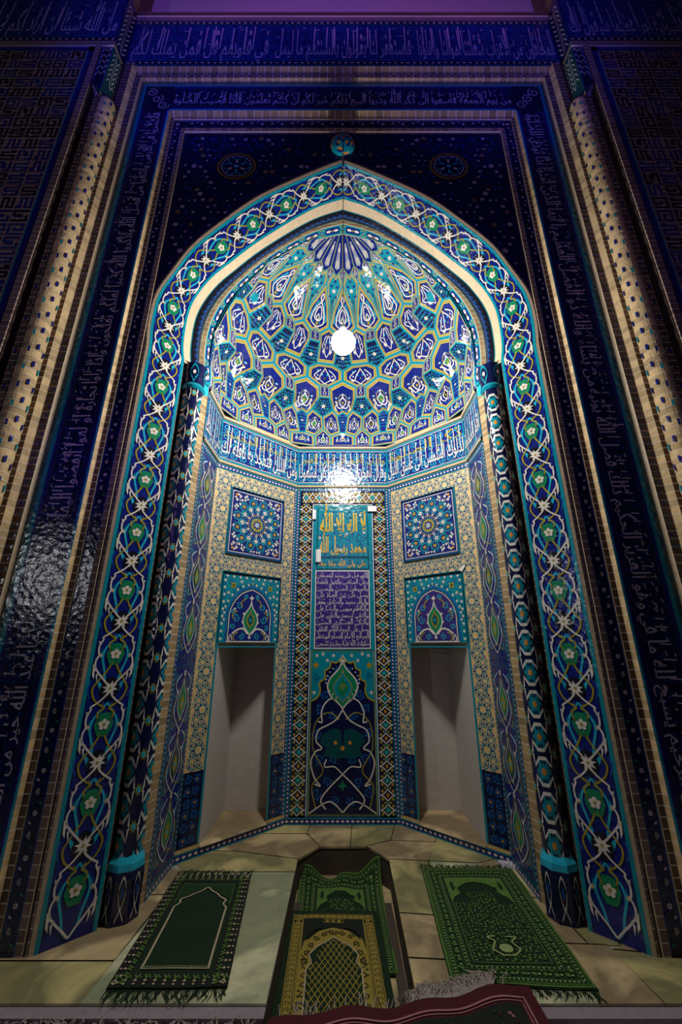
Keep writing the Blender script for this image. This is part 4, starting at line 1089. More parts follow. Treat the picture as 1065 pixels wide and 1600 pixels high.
for sx in (-1, 1):
    P = Pat()
    tx = 'من الله شيئا ان اراد بكم ضرا' if sx < 0 else 'الله فسيؤتيه اجرا عظيما سيقول لك'
    u0, u1 = (-2.55, -CX) if sx < 0 else (CX, 2.55)
    frieze(P, u0, u1, 3.985, 4.60, [tx], 6)
    sd = 'left' if sx < 0 else 'right'
    t = thing('script_frieze', (sx*2.0, 1.58, 4.25), 'blue frieze of pale script on the projecting wall in the top %s corner' % sd, 'inscription', 'script friezes')
    P.build('front_tiles', lambda u, v, h: (u, 1.5835-h, v), t)
    P = Pat(); P.rect(1.584, 3.94, 1.699, 4.60, 'navy', 0); P.rect(1.584, 3.94, 1.699, 3.955, 'cream', 2)
    for k in range(9): P.curve([(1.60, 3.99+k*.06), (1.62, 4.05+k*.06), (1.65, 4.0+k*.06), (1.68, 4.06+k*.06)], .007, 'lilac', 2)
    P.rect(1.586, 3.96, 1.590, 4.6, 'azure', 2); P.rect(1.692, 3.96, 1.696, 4.6, 'azure', 2)
    P.build('return_tiles', lambda u, v, h: (sx*(CX-.0015-h), u, v), t)

# ---- panels of angular brick and tile mazes beyond the pilasters
def maze(P, u0, v0, nu, nv, c, rnd):
    """interlocked angular strokes on a grid, brick ground with blue and black glazed bars"""
    used = [[0]*nv for _ in range(nu)]
    def cell(i, j, m, gx=.12, gy=.12): P.rect(u0+(i)*c, v0+(j)*c, u0+(i+1)*c, v0+(j+1)*c, m, 2)
    B = 7
    for bi in range(0, nu-B+1, B):
        for bj in range(0, nv-B+1, B):
            m = rnd.choice(('black_glaze', 'black_glaze', 'azure_dark', 'cobalt'))
            k = rnd.randrange(4); fl = rnd.random() < .5
            G_ = [[0]*B for _ in range(B)]
            if k == 0:
                for q in range(6): G_[0][q] = 1; G_[5][q] = 1
                for q in range(6): G_[q][5] = 1
                for q in range(2, 6): G_[q][0] = 1
                G_[2][1] = G_[2][2] = G_[2][3] = G_[3][3] = 1
            elif k == 1:
                for q in range(6): G_[q][0] = G_[q][2] = G_[q][4] = 1
                G_[0][1] = G_[5][3] = G_[0][5] = 1
            elif k == 2:
                for q in range(6): G_[0][q] = G_[2][q] = G_[4][q] = 1
                G_[1][0] = G_[3][5] = G_[5][0] = G_[5][1] = 1
            else:
                for q in range(6): G_[q][0] = G_[q][5] = 1
                for q in range(2, 5): G_[q][2] = G_[q][3] = 1
                G_[0][1] = G_[0][2] = G_[5][4] = G_[5][3] = 1
            for x in range(B):
                for y in range(B):
                    X, Y = (y, x) if fl else (x, y)
                    if G_[X][Y]: P.rect(u0+(bi+x+.04)*c, v0+(bj+y+.04)*c, u0+(bi+x+1.0)*c, v0+(bj+y+1.0)*c, m, 2)
            if rnd.random() < .4: P.rect(u0+(bi+3)*c, v0+(bj+1)*c, u0+(bi+4)*c, v0+(bj+2)*c, 'lilac', 3)
for sx in (-1, 1):
    P = Pat(); x0, x1, z0_, z1_ = 1.70, 2.60, -1.0, 3.93
    P.rect(x0, z0_, x1, z1_, 'brick_rose', 0, 2, 8)
    P.rect(x0, z0_, x0+.05, z1_, 'cobalt', 1); P.rect(x0, z1_-.05, x1, z1_, 'cobalt', 1)
    P.rect(x0, z0_, x0+.012, z1_, 'navy', 2); P.rect(x0+.042, z0_, x0+.05, z1_-.05, 'turquoise', 2)
    maze(P, x0+.06, 0.9, 56, 203, .0147, random.Random(31+sx))
    sd = 'left' if sx < 0 else 'right'
    o = P.build('maze_brick_panel', lambda u, v, h: (sx*u, 1.5835-h, v), origin=(sx*2.1, 1.585, -1))
    props(o, 'panel of maze-like angular brickwork with blue bars, upper %s edge of the view' % sd, 'brick panel', 'angular brick panels')

# ---- script band inside the niche, five faces
t = thing('niche_inscription', (0, 2.8, 1.16), 'bright blue band of tall white and gold script wrapping the niche below the vault', 'inscription')
V0, V1 = 1.163, 1.460
def niche_face(L, white, gold, fn, seed):
    P = Pat(); P.rect(0, V0, L, V1, 'cobalt', 0); rnd = random.Random(seed)
    scroll_fill(P, .004, V0+.02, L-.004, V1-.02, .07, 'sky_glaze', .0055, 1, 'turquoise')
    for z in (V0, V1-.012): P.rect(0, z, L, z+.012, 'turquoise', 2)
    for z in (V0+.016, V1-.020): P.rect(0, z, L, z+.004, 'white_glaze', 2)
    P.rect(.002, V0, .008, V1, 'turquoise', 3); P.rect(L-.008, V0, L-.002, V1, 'turquoise', 3)
    if gold: lettering(P, gold, .02, V0+.165, L-.02, V0+.262, 'mustard', 4, .006, 2.2)
    lettering(P, white, .012, V0+.026, L-.012, V0+.172, 'white_glaze', 6, .006, 1.3)
    n = int(L/.046)
    for k in range(n):          # the drawn-out uprights of the big script
        x = .02+(k+.5+.5*(rnd.random()-.5))*(L-.04)/n
        P.rect(x-.0024, V0+.085+.03*rnd.random(), x+.0024, V1-.03-.012*rnd.random(), 'white_glaze', 6)
    ctick(P, .02, V0+.10, L-.02, V1-.05, int(L*50), rnd, 'white_glaze', 5, .009)
    return P
tm = {'r2': 'اقم الصلوة', 'r1': 'لدلوك الشمس الى غسق الليل', 'b': 'وقرءان الفجر ان قرءان الفجر كان مشهودا', 'l1': 'ومن الليل فتهجد به نافلة لك', 'l2': 'عسى ان يبعثك'}
niche_face(.69, tm['b'].replace('ء', ''), 'وقران الفجر ان قران الفجر', None, 1).build('inscription_face', lambda u, v, h: (u-.345, 2.81-.002-h, v), t)
for sx in (-1, 1):
    fn = diag(sx)
    P = niche_face(LD, tm['l1'] if sx < 0 else tm['r1'], 'من المقام المحمود' if sx < 0 else 'ذكر الصلوة', None, 3+sx)
    # seen from inside, the left wall runs outer corner -> inner corner to the right
    P.build('inscription_face', (lambda u, v, h: fn(u, v, h+.002)) if sx < 0 else (lambda u, v, h: fn(LD-u, v, h+.002)), t)
    fs = sidew(sx); P = niche_face(.30, tm['l2'] if sx < 0 else tm['r2'], None, None, 8+sx)
    P.build('inscription_face', (lambda u, v, h: fs(u, v, h+.002)) if sx < 0 else (lambda u, v, h: fs(.3-u, v, h+.002)), t)

# ---- square star panels and arched lunettes of the oblique walls
for sx in (-1, 1):
    sd = 'left' if sx < 0 else 'right'; fn = diag(sx)
    fpan = (lambda u, v, h: fn(u, v, h-.010)) if sx < 0 else (lambda u, v, h: fn(u, v, h-.010))
    t = thing('star_panel', fn(.323, .56, 0), 'square tile panel of radiating white and yellow rosettes on the %s oblique wall' % sd, 'tile panel', 'square star panels')
    P = Pat(); u0, v0, u1, v1 = .115, .553, .531, .992
    P.rect(u0, v0, u1, v1, 'cobalt', 0)
    for k, (e, m, w_) in enumerate(((.0, 'azure', .010), (.012, 'white_glaze', .006), (.022, 'cobalt', .008))):
        P.ribbon([(u0+e+w_/2, v0+e+w_/2), (u1-e-w_/2, v0+e+w_/2), (u1-e-w_/2, v1-e-w_/2), (u0+e+w_/2, v1-e-w_/2)], w_, m, 2+k, True)
    cu, cv, r = .323, .7725, .178
    P.disc(cu, cv, .045, 'mustard', 4, 16); P.star(cu, cv, .036, .024, 8, 'cobalt', 5); P.star(cu, cv, .022, .010, 8, 'white_glaze', 6); P.disc(cu, cv, .008, 'sky_glaze', 7, 6)
    P.ring(cu, cv, .049, .004, 'turquoise', 5, 16)
    for k in range(12):
        a = 2*math.pi*k/12; ca, sa = math.cos(a), math.sin(a)
        p = lambda rr, d=0: (cu+rr*math.cos(a+d), cv+rr*math.sin(a+d))
        P.ribbon([p(.058), p(.10)], .0045, 'white_glaze', 5); P.star(*p(.076, .0), .011, .006, 4, 'white_glaze', 5, a)
        P.star(*p(.112), .019, .010, 4, 'white_glaze', 5, a); P.disc(*p(.112), .005, 'navy', 6, 4)
        P.ribbon([p(.085, -.13), p(.10, -.16), p(.125, -.1), p(.14, 0), p(.125, .1), p(.10, .16), p(.085, .13)], .0085, 'turquoise', 3)
        P.disc(*p(.066, .26), .007, 'mustard', 4, 5)
        q = a+math.pi/12; c2 = (cu+.150*math.cos(q), cv+.150*math.sin(q))
        P.ring(c2[0], c2[1], .030, .0095, 'turquoise', 3, 6, rot=q); blossom(P, c2[0], c2[1], .017, 'mustard', 'orange', 4, 5, q)
        P.ribbon([(cu+.18*math.cos(q-.12), cv+.18*math.sin(q-.12)), (cu+.198*math.cos(q), cv+.198*math.sin(q)), (cu+.18*math.cos(q+.12), cv+.18*math.sin(q+.12))], .005, 'turquoise', 3)
        for j in (-1, 1):
            e = (cu+.185*math.cos(a+.06*j), cv+.185*math.sin(a+.06*j))
            if u0+.03 < e[0] < u1-.03 and v0+.03 < e[1] < v1-.03: P.star(e[0], e[1], .010, .005, 3, 'white_glaze', 5, a)
    for (x, z) in ((u0, v0), (u1, v0), (u0, v1), (u1, v1)):
        ix, iz = (1 if x == u0 else -1), (1 if z == v0 else -1)
        P.disc(x+ix*.040, z+iz*.040, .010, 'orange', 5, 6)
        for dx, dz in ((.07, .045), (.045, .075), (.085, .07), (.07, .10), (.105, .045), (.045, .11)):
            P.star(x+ix*dx, z+iz*dz, .011, .006, 4, 'white_glaze', 5)
        P.ribbon([(x+ix*.04, z+iz*.06), (x+ix*.075, z+iz*.08), (x+ix*.06, z+iz*.04)], .004, 'white_glaze', 4)
        P.ribbon([(x+ix*.035, z+iz*.125), (x+ix*.09, z+iz*.115), (x+ix*.125, z+iz*.035)], .006, 'turquoise', 3)
    for k in range(6):
        for (a_, b_) in ((u0+.055+k*.061, v0+.034), (u0+.055+k*.061, v1-.034), (u0+.034, v0+.06+k*.064), (u1-.034, v0+.06+k*.064)): P.star(a_, b_, .011, .005, 3, 'white_glaze', 5, k)
    P.build('tile_face', lambda u, v, h: fn(u, v, h+.003), t)
    # shadowed rebate round the panel
    g = Geo()
    for a, b in (((u0, v0), (u1, v0)), ((u1, v0), (u1, v1)), ((u1, v1), (u0, v1)), ((u0, v1), (u0, v0))):
        g.quad(fn(a[0], a[1], .016), fn(b[0], b[1], .016), fn(b[0], b[1], .0), fn(a[0], a[1], .0), 'navy')
        e = .006; s_ = lambda p: (p[0]+(-e if p[0] == u0 else e), p[1]+(-e if p[1] == v0 else e))
        g.quad(fn(a[0], a[1], .016), fn(b[0], b[1], .016), fn(*s_(b), .0), fn(*s_(a), .0), 'turquoise')
    g.build('rebate', t)

    t = thing('lunette_panel', fn(.323, .02, 0), 'turquoise tile panel with a pointed arch and drop medallion above the %s doorway recess' % sd, 'tile panel', 'arched lunette panels')
    P = Pat(); u0, v0, u1, v1 = .112, .018, .534, .436
    P.rect(u0, v0, u1, v1, 'turquoise', 0); P.rect(u0, v1-.012, u1, v1, 'navy', 1)
    cu = .323; aw, az0, az1 = .155, .14, .350
    arc = [(aw*x, az0+(az1-az0)*z) for x, z in ARCH_N]
    full = [(cu+aw, .028)]+[(cu+x, z) for x, z in arc]+[(cu-x, z) for x, z in reversed(arc[:-1])]+[(cu-aw, .028)]
    P.poly(full, 'navy', 2); P.poly([(cu+(x-cu)*.93, .028+(z-.028)*.955) for x, z in full], 'violet_glaze' if sx > 0 else 'cobalt', 3)
    P.ribbon([(cu+(x-cu)*1.05, .028+(z-.028)*1.03) for x, z in full], .009, 'azure', 2); P.ribbon([(cu+(x-cu)*.95, .028+(z-.028)*.97) for x, z in full], .0055, 'white_glaze', 4)
    P.rect(cu-aw, .022, cu+aw, .029, 'white_glaze', 5)
    for k in range(17):                                    # bead-and-flower line round the arch
        f = k/16; 
        for s in (-1, 1):
            i = int(f*(len(arc)-1)); x, z = arc[i]
            if k % 2 == 0: P.star(cu+s*(x*1.17), .028+(z-.028)*1.09, .010, .005, 5, 'white_glaze', 4, k)
            else: P.disc(cu+s*(x*1.17), .028+(z-.028)*1.09, .005, 'cobalt', 4, 5)
    for k in range(9):
        for s in (-1, 1):
            P.star(cu+s*.192, .04+k*.043, .011, .006, 4, 'white_glaze', 4); P.disc(cu+s*.192, .061+k*.043, .005, 'cobalt', 4, 5)
    for k in range(9): P.star(u0+.03+k*.045, v1-.024, .010, .006, 4, 'white_glaze', 4)
    for s in (-1, 1):
        blossom(P, cu+s*.135, .358, .024, 'mustard', 'black_glaze', 4, 4, .8); blossom(P, cu+s*.165, .31, .012, 'white_glaze', 'mustard', 4); blossom(P, cu+s*.08, .385, .012, 'white_glaze', 'mustard', 4)
        spiral(P, cu+s*.15, .385, .022, 'azure', .004, 1.3, s, 0, 3); spiral(P, cu+s*.10, .35, .018, 'azure', .004, 1.3, s, 1, 3)
    P.drop(cu, .165, .052, .105, 'green_glaze', 5, 'white_glaze', .007)
    P.drop(cu, .160, .028, .06, 'mustard', 6); P.drop(cu, .160, .020, .045, 'teal_dark', 7); spiral(P, cu, .15, .014, 'sky_glaze', .004, 1.3, 1, 0, 8)
    P.star(cu, .288, .018, .009, 4, 'white_glaze', 6); P.ribbon([(cu, .26), (cu, .28)], .006, 'white_glaze', 6); P.disc(cu, .050, .010, 'white_glaze', 6, 6)
    for s in (-1, 1):
        P.curve([(cu+s*.015, .07), (cu+s*.045, .10), (cu+s*.085, .095), (cu+s*.12, .07)], .010, 'white_glaze', 6)
        P.curve([(cu+s*.118, .035), (cu+s*.128, .065), (cu+s*.14, .04), (cu+s*.13, .03)], .006, 'white_glaze', 6)
        P.star(cu+s*.05, .19, .010, .005, 4, 'white_glaze', 7); P.star(cu+s*.055, .14, .010, .005, 4, 'white_glaze', 7)
        for (x, z, r_) in ((.10, .16, .026), (.085, .235, .022), (.045, .295, .016), (.12, .11, .018), (.055, .055, .02), (.125, .20, .014)):
            spiral(P, cu+s*x, z, r_, 'sky_glaze', .005, 1.3, s, x*30, 5, 'turquoise')
        for (x, z) in ((.115, .175), (.06, .25), (.10, .05)): P.curve([(cu+s*x, z-.02), (cu+s*(x+.012), z), (cu+s*x, z+.02), (cu+s*(x-.02), z+.03)], .007, 'mustard', 6)
        blossom(P, cu+s*.115, .215, .011, 'white_glaze', 'mustard', 7)
    P.build('tile_face', lambda u, v, h: fn(u, v, h+.003), t)
    g = Geo()
    for a, b in (((u1, v0), (u1, v1)), ((u1, v1), (u0, v1)), ((u0, v1), (u0, v0))):
        g.quad(fn(a[0], a[1], .016), fn(b[0], b[1], .016), fn(b[0], b[1], .0), fn(a[0], a[1], .0), 'navy')
    g.build('rebate', t)

    # tall vine panels of the side wall, one above the other
    fs = sidew(sx)
    for zi, (v0, v1) in enumerate(((-.955, -.09), (-.065, 1.095))):
        P = Pat(); P.rect(.022, v0, .278, v1, 'cobalt', 0)
        for e, m, w_ in ((0, 'turquoise', .007), (.012, 'mustard', .003)):
            P.ribbon([(.024+e, v0+e+.003), (.276-e, v0+e+.003), (.276-e, v1-e-.003), (.024+e, v1-e-.003)], w_, m, 2, True)
        n = 3 if zi == 0 else 4; p = (v1-v0-.06)/n
        for k in range(n):
            c = v0+.03+(k+.5)*p; cu = .15
            P.drop(cu, c, .055, p*.36, 'teal_dark' if k % 2 else 'green_glaze', 3, 'white_glaze', .006)
            P.drop(cu, c-.01, .026, p*.18, 'mustard', 5); P.disc(cu, c-.02, .010, 'sky_glaze', 6, 6)
            blossom(P, cu, c+p*.46, .018, 'white_glaze', 'orange', 5, 6)
            for s in (-1, 1):
                P.curve([(cu, c-p*.5), (cu+s*.05, c-p*.36), (cu+s*.09, c-p*.15), (cu+s*.07, c+p*.1), (cu+s*.10, c+p*.3), (cu+s*.04, c+p*.45)], .006, 'white_glaze', 4)
                P.curve([(cu, c-p*.3), (cu+s*.08, c-p*.42), (cu+s*.10, c-p*.1), (cu+s*.04, c+p*.2), (cu, c+p*.44)], .005, 'mustard', 3)
                for j in range(4): spiral(P, cu+s*.088, c-p*.38+j*p*.25, .022, 'sky_glaze', .004, 1.3, s, j, 2, 'turquoise')
                P.leaf(cu+s*.07, c+p*.1, .03, .016, 1.57+s*.6, 'white_glaze', 4)
        o = P.build('vine_panel', lambda u, v, h: fs(u, v, h+.002), origin=(sx*.815, 2.2, v0))
        props(o, '%s blue vine tile panel with drop medallions on the %s side wall of the niche' % (('lower', 'upper')[zi], sd), 'tile panel', 'side wall vine panels')

# ---- central panels of the back wall
fb = lambda u, v, h: (u, 2.81-.002-h, v)
t = thing('calligraphy_panel', (0, 2.80, .605), 'turquoise panel with two lines of large gold script in the centre of the back wall', 'inscription')
P = Pat(); P.rect(-.186, .603, .186, .978, 'teal_dark', 3); P.rect(-.180, .610, .180, .972, 'turquoise', 4)
scroll_fill(P, -.17, .62, .17, .965, .085, 'cobalt', .0035, 5, 'violet_glaze')
P.build('tile_face', fb, t)
P = Pat()
lettering(P, 'لا اله الا الله', -.168, .792, .172, .950, 'gold', 8, .036, 3.0)
lettering(P, 'محمد رسول الله', -.168, .618, .170, .768, 'gold', 8, .036, 3.0)
ctick(P, -.15, .7, .15, .95, 10, random.Random(2), 'gold', 8, .02)
P.build('gold_lettering', fb, t)
for x, z in ((-.055, .845), (.13, .92), (.03, .775), (.155, .785), (-.165, .745), (-.015, .655)):
    P = Pat(); P.star(x, z, .012, .008, 6, 'white_glaze', 9); P.disc(x, z, .004, 'mustard', 10, 5); P.build('white_roundel', fb, t)
P = Pat(); P.rect(-.188, .515, .188, .598, 'teal_dark', 3); P.rect(-.182, .521, .182, .592, 'turquoise', 4); scroll_fill(P, -.17, .53, .17, .585, .05, 'black_glaze', .003, 5)
lettering(P, 'علي ولي الله حقا حقا', -.168, .528, .168, .582, 'gold', 8, .026, 1.6)
o = P.build('gold_script_strip', fb, origin=(0, 2.80, .52)); props(o, 'low turquoise strip with one line of small gold script under the large gold calligraphy', 'inscription')
P = Pat(); P.rect(-.192, -.018, .188, .508, 'white_glaze', 3); P.rect(-.185, -.010, .181, .500, 'violet_glaze', 4)
SL = ['اللهم صل على محمد المصطفى', 'وعلي المرتضى والبتول فاطمة', 'والسبطين الحسن والحسين', 'وصل على زين العباد علي', 'والباقر محمد والصادق جعفر', 'والكاظم موسى والرضا علي', 'والتقي محمد والنقي علي', 'والزكي العسكري الحسن', 'وصل على الحجة القائم الخلف', 'الصالح الامام الهمام المنتظر', 'صلوات الله عليه وعليهم اجمعين']
for k, s_ in enumerate(SL):
    z = .500-(k+1)*.0455
    lettering(P, s_, -.180, z-.004, .176, z+.042, 'white_glaze', 6, .002, 2.6)
ctick(P, -.175, 0, .17, .49, 130, random.Random(9), 'white_glaze', 6, .008)
o = P.build('inscription_slab', fb, origin=(0, 2.80, -.018)); props(o, 'violet slab densely covered in eleven lines of fine white script', 'inscription')
# drop-medallion panel below
P = Pat(); P.rect(-.214, -.955, .214, -.024, 'navy', 3)
P.ribbon([(-.205, -.947), (.205, -.947), (.205, -.032), (-.205, -.032)], .006, 'mustard', 5, True); P.ribbon([(-.211, -.953), (.211, -.953), (.211, -.026), (-.211, -.026)], .008, 'turquoise', 4, True)
lobe = [(0, -.065), (.02, -.09), (.045, -.105), (.075, -.10), (.085, -.135), (.115, -.155), (.115, -.20), (.15, -.225), (.145, -.27), (.16, -.31), (.20, -.335)]
for s in (-1, 1):
    P.poly([(s*x, z) for x, z in lobe]+[(s*.202, -.035), (0, -.035)], 'turquoise', 5)
    P.curve([(s*x, z) for x, z in lobe], .010, 'mustard', 6); 
    for (x, z) in ((.06, -.06), (.10, -.09), (.17, -.06), (.13, -.05)): blossom(P, s*x, z, .013, 'white_glaze', 'mustard', 7)
    blossom(P, s*.175, -.12, .024, 'mustard', 'orange', 7); spiral(P, s*.17, -.19, .022, 'cobalt', .004, 1.3, s, 0, 7); P.star(s*.185, -.285, .014, .007, 4, 'white_glaze', 7)
    P.curve([(s*.03, -.34), (s*.07, -.32), (s*.11, -.345), (s*.135, -.40), (s*.13, -.455), (s*.155, -.45)], .008, 'white_glaze', 8)
    P.curve([(0, -.385), (s*.04, -.44), (s*.09, -.47), (s*.15, -.50), (s*.165, -.56), (s*.13, -.60), (s*.17, -.62), (s*.195, -.68), (s*.17, -.76), (s*.135, -.80), (s*.17, -.79)], .008, 'white_glaze', 8)
    P.curve([(0, -.74), (s*.05, -.70), (s*.11, -.70), (s*.10, -.66)], .007, 'white_glaze', 8); P.curve([(0, -.74), (s*.07, -.80), (s*.13, -.87), (s*.10, -.92)], .008, 'white_glaze', 8); P.curve([(0, -.935), (s*.08, -.88), (s*.20, -.94)], .007, 'white_glaze', 8)
    P.curve([(s*.02, -.44), (s*.09, -.40), (s*.17, -.46), (s*.185, -.60), (s*.12, -.72), (s*.185, -.80), (s*.16, -.92)], .006, 'mustard', 6)
    for (x, z, r_) in ((.08, -.22, .03), (.11, -.30, .028), (.14, -.38, .03), (.07, -.42, .024), (.165, -.52, .028), (.08, -.54, .03), (.14, -.66, .03), (.06, -.66, .026), (.16, -.84, .03), (.09, -.78, .026), (.05, -.88, .026), (.04, -.15, .02)):
        spiral(P, s*x, z, r_, 'azure', .006, 1.4, s, x*40, 5, 'turquoise')
    P.poly([(s*.01, -.50), (s*.06, -.49), (s*.13, -.53), (s*.14, -.57), (s*.10, -.60), (s*.12, -.64), (s*.05, -.66), (0, -.65)], 'teal_dark', 6)
    P.disc(s*.045, -.57, .012, 'orange', 7, 6)
P.disc(0, -.60, .014, 'orange', 8, 6); P.star(0, -.80, .03, .012, 4, 'green_glaze', 7); P.disc(0, -.095, .012, 'white_glaze', 7, 6); P.drop(0, -.085, .018, .03, None, 7, 'white_glaze', .005)
P.drop(0, -.230, .098, .150, 'green_glaze', 7, 'white_glaze', .008); P.drop(0, -.245, .060, .10, 'turquoise', 9, 'mustard', .004); P.drop(0, -.25, .036, .065, 'green_glaze', 11); spiral(P, 0, -.25, .02, 'mustard', .005, 1.4, 1, 0, 12)
for k in range(9):
    for s in (-1, 1):
        zz = -.14-k*.022; xx = .04+.068*math.sin(math.pi*min(1, (k+1)/9)); P.disc(s*xx, zz, .005, 'white_glaze', 9, 5)
o = P.build('medallion_panel', fb, origin=(0, 2.80, -.955)); props(o, 'tall dark blue panel with a green drop medallion, at the foot of the back wall', 'tile panel')
# strips of white tape stuck on the tiles
for (x0, x1, z0_, z1_, lb) in ((-.222, -.197, .885, .955, 'short upright strip of white tape left of the gold script'), (.186, .250, .945, .985, 'white tape strip lying level at the top right corner of the gold script'), (-.190, -.155, .565, .655, 'longer upright strip of white tape at the lower left of the gold script')):
    g = Geo(); g.box(x0, 2.790, z0_, x1, 2.7925, z1_, 'paper_white')
    for k in range(5):
        e = .003*(k % 2); g.quad((x0+(x1-x0)*k/5, 2.79, z1_), (x0+(x1-x0)*(k+1)/5, 2.79, z1_), (x0+(x1-x0)*(k+1)/5, 2.791, z1_+e), (x0+(x1-x0)*k/5, 2.791, z1_+.003-e), 'paper_white')
    props(g.build('tape_strip', origin=((x0+x1)/2, 2.791, z0_)), lb, 'tape', 'white tape strips')
fn = diag(1); g = Geo()
q = [(.098, .475), (.125, .445), (.112, .430), (.085, .462)]
g.poly([fn(u, v, .009) for u, v in q], 'paper_white')
for a, b in zip(q, q[1:]+q[:1]): g.quad(fn(a[0], a[1], .0), fn(b[0], b[1], 0), fn(b[0], b[1], .009), fn(a[0], a[1], .009), 'mortar')
props(g.build('bare_chip', origin=fn(.1, .45, 0)), 'small white chipped spot between the two tile panels on the right oblique wall', 'chip')

# ---- marble sills in the two recesses
for sx in (-1, 1):
    fn = diag(sx); sd = 'left' if sx < 0 else 'right'
    po, pi = fn(.122, 0, 0), fn(.518, 0, 0)
    g = Geo(); g.prism([(po[0], po[1]), (pi[0], pi[1]), (pi[0], 2.899), (po[0], 2.899)], -.999, -.955, 'marble_tan', 'marble_olive')
    q = [fn(.122, 0, .012), fn(.518, 0, .012)]
    g.quad((q[0][0], q[0][1], -.962), (q[1][0], q[1][1], -.962), (pi[0], pi[1], -.954), (po[0], po[1], -.954), 'marble_tan')
    props(g.build('stone_sill', origin=((po[0]+pi[0])/2, (po[1]+pi[1])/2, -1)), 'worn stone sill at the foot of the %s plastered recess' % sd, 'sill', 'recess sills')

# ---- honeycomb (muqarnas) vault
LEV = [(0, 0.78, 1.49), (0.75, 0.784, 1.592), (0.85, 0.787, 1.613), (1, 0.79, 1.642), (1.7, 0.796, 1.794), (1.75, 0.796, 1.806), (1.95, 0.794, 1.843), (2.1, 0.792, 1.864), (2.3, 0.787, 1.905), (3.0, 0.761, 2.021), (3.15, 0.753, 2.047), (3.4, 0.737, 2.092), (3.9, 0.702, 2.172), (4.3, 0.673, 2.226), (4.9, 0.629, 2.296), (5.5, 0.57, 2.379), (5.7, 0.55, 2.405), (5.9, 0.526, 2.434), (6.8, 0.415, 2.546), (7.6, 0.31, 2.631), (7.9, 0.284, 2.649), (8.1, 0.271, 2.658), (8.6, 0.222, 2.689), (10, 0.026, 2.84)]
REL = [(0, 0), (.75, .012), (.85, .0), (1, -.012), (1.7, .030), (1.95, .035), (2.1, .035), (2.3, -.030), (3.0, 0), (3.15, .012), (3.4, .012), (3.9, .024), (4.3, .040), (4.9, -.034), (5.5, 0), (5.7, .01), (5.9, .016), (6.8, .03), (7.6, .0), (7.9, -.012), (8.1, -.022), (8.6, 0), (10, 0)]
def interp(tab, t):
    for a, b in zip(tab, tab[1:]):
        if a[0] <= t <= b[0]:
            f = (t-a[0])/(b[0]-a[0]); return [x+(y-x)*f for x, y in zip(a[1:], b[1:])]
    return list(tab[-1][1:])
def roct(phi):
    s_, c = abs(math.sin(phi)), math.cos(phi)
    best = 9
    if c > 1e-6: best = min(best, (2.81-YC)/c)
    if s_ > 1e-6: best = min(best, .815/s_)
    # oblique wall line through (.815,2.36),(.345,2.81)
    ax, ad = DG0[0], DG0[1]-YC; bx, bd = DG1[0], DG1[1]-YC
    dx, dd = bx-ax, bd-ad; den = s_*dd-c*dx
    if abs(den) > 1e-9:
        rr = (ax*dd-ad*dx)/den
        if rr > 0: best = min(best, rr)
    return best
def VP(au, t):
    """au = angle in steps of 11.25 degrees from the left end; t = tier level"""
    au = min(max(au, 0), 16); phi = R(-90+11.25*au)
    r, z = interp(LEV, t); f = min(1, t/3.0); rel = interp(REL, t)[0]*1.7
    k = roct(phi)/.78
    e = max(0, 1-min(au, 16-au))                        # tuck the outermost edge under the border
    r = r*(k*(1-f)+f*1.0)*(1+.004*e)+(max(rel, 0)*min(1, min(au, 16-au)/4)-.004*(1-e)*max(0, 1-min(au, 16-au)/4)+min(rel, 0)*(1-e))
    return Vector((r*math.sin(phi), YC+r*math.cos(phi), z))
CELLS = []                                              # (kind, centre, polygon [(au, t)...])
for c in range(0, 17, 2):
    CELLS.append(('arch', c, [(c-.62, 0), (c+.62, 0), (c+.6, .75), (c+.12, .85), (c-.12, .85), (c-.6, .75)]))
    CELLS.append(('wedge', c, [(c-.12, .85), (c+.12, .85), (c+.25, 1.75), (c, 1.95), (c-.25, 1.75)]))
    CELLS.append(('palm', c, [(c, 1.95), (c+.25, 1.75), (c+.5, 2.1), (c+.75, 2.3), (c+.75, 3.0), (c, 3.4), (c-.75, 3.0), (c-.75, 2.3), (c-.5, 2.1), (c-.25, 1.75)]))
    CELLS.append(('soffit', c, [(c, 3.9), (c+.5, 4.3), (c+.35, 4.9), (c-.35, 4.9), (c-.5, 4.3)]))
    CELLS.append(('small', c, [(c-.35, 4.9), (c+.35, 4.9), (c+.35, 5.5), (c, 5.7), (c-.35, 5.5)]))
    CELLS.append(('kite', c, [(c, 5.7), (c+.35, 5.5), (c+1, 5.9), (c+.8, 6.8), (c, 7.6), (c-.8, 6.8), (c-1, 5.9), (c-.35, 5.5)]))
    CELLS.append(('gem', c, [(c, 7.6), (c+.5, 8.1), (c, 8.6), (c-.5, 8.1)]))
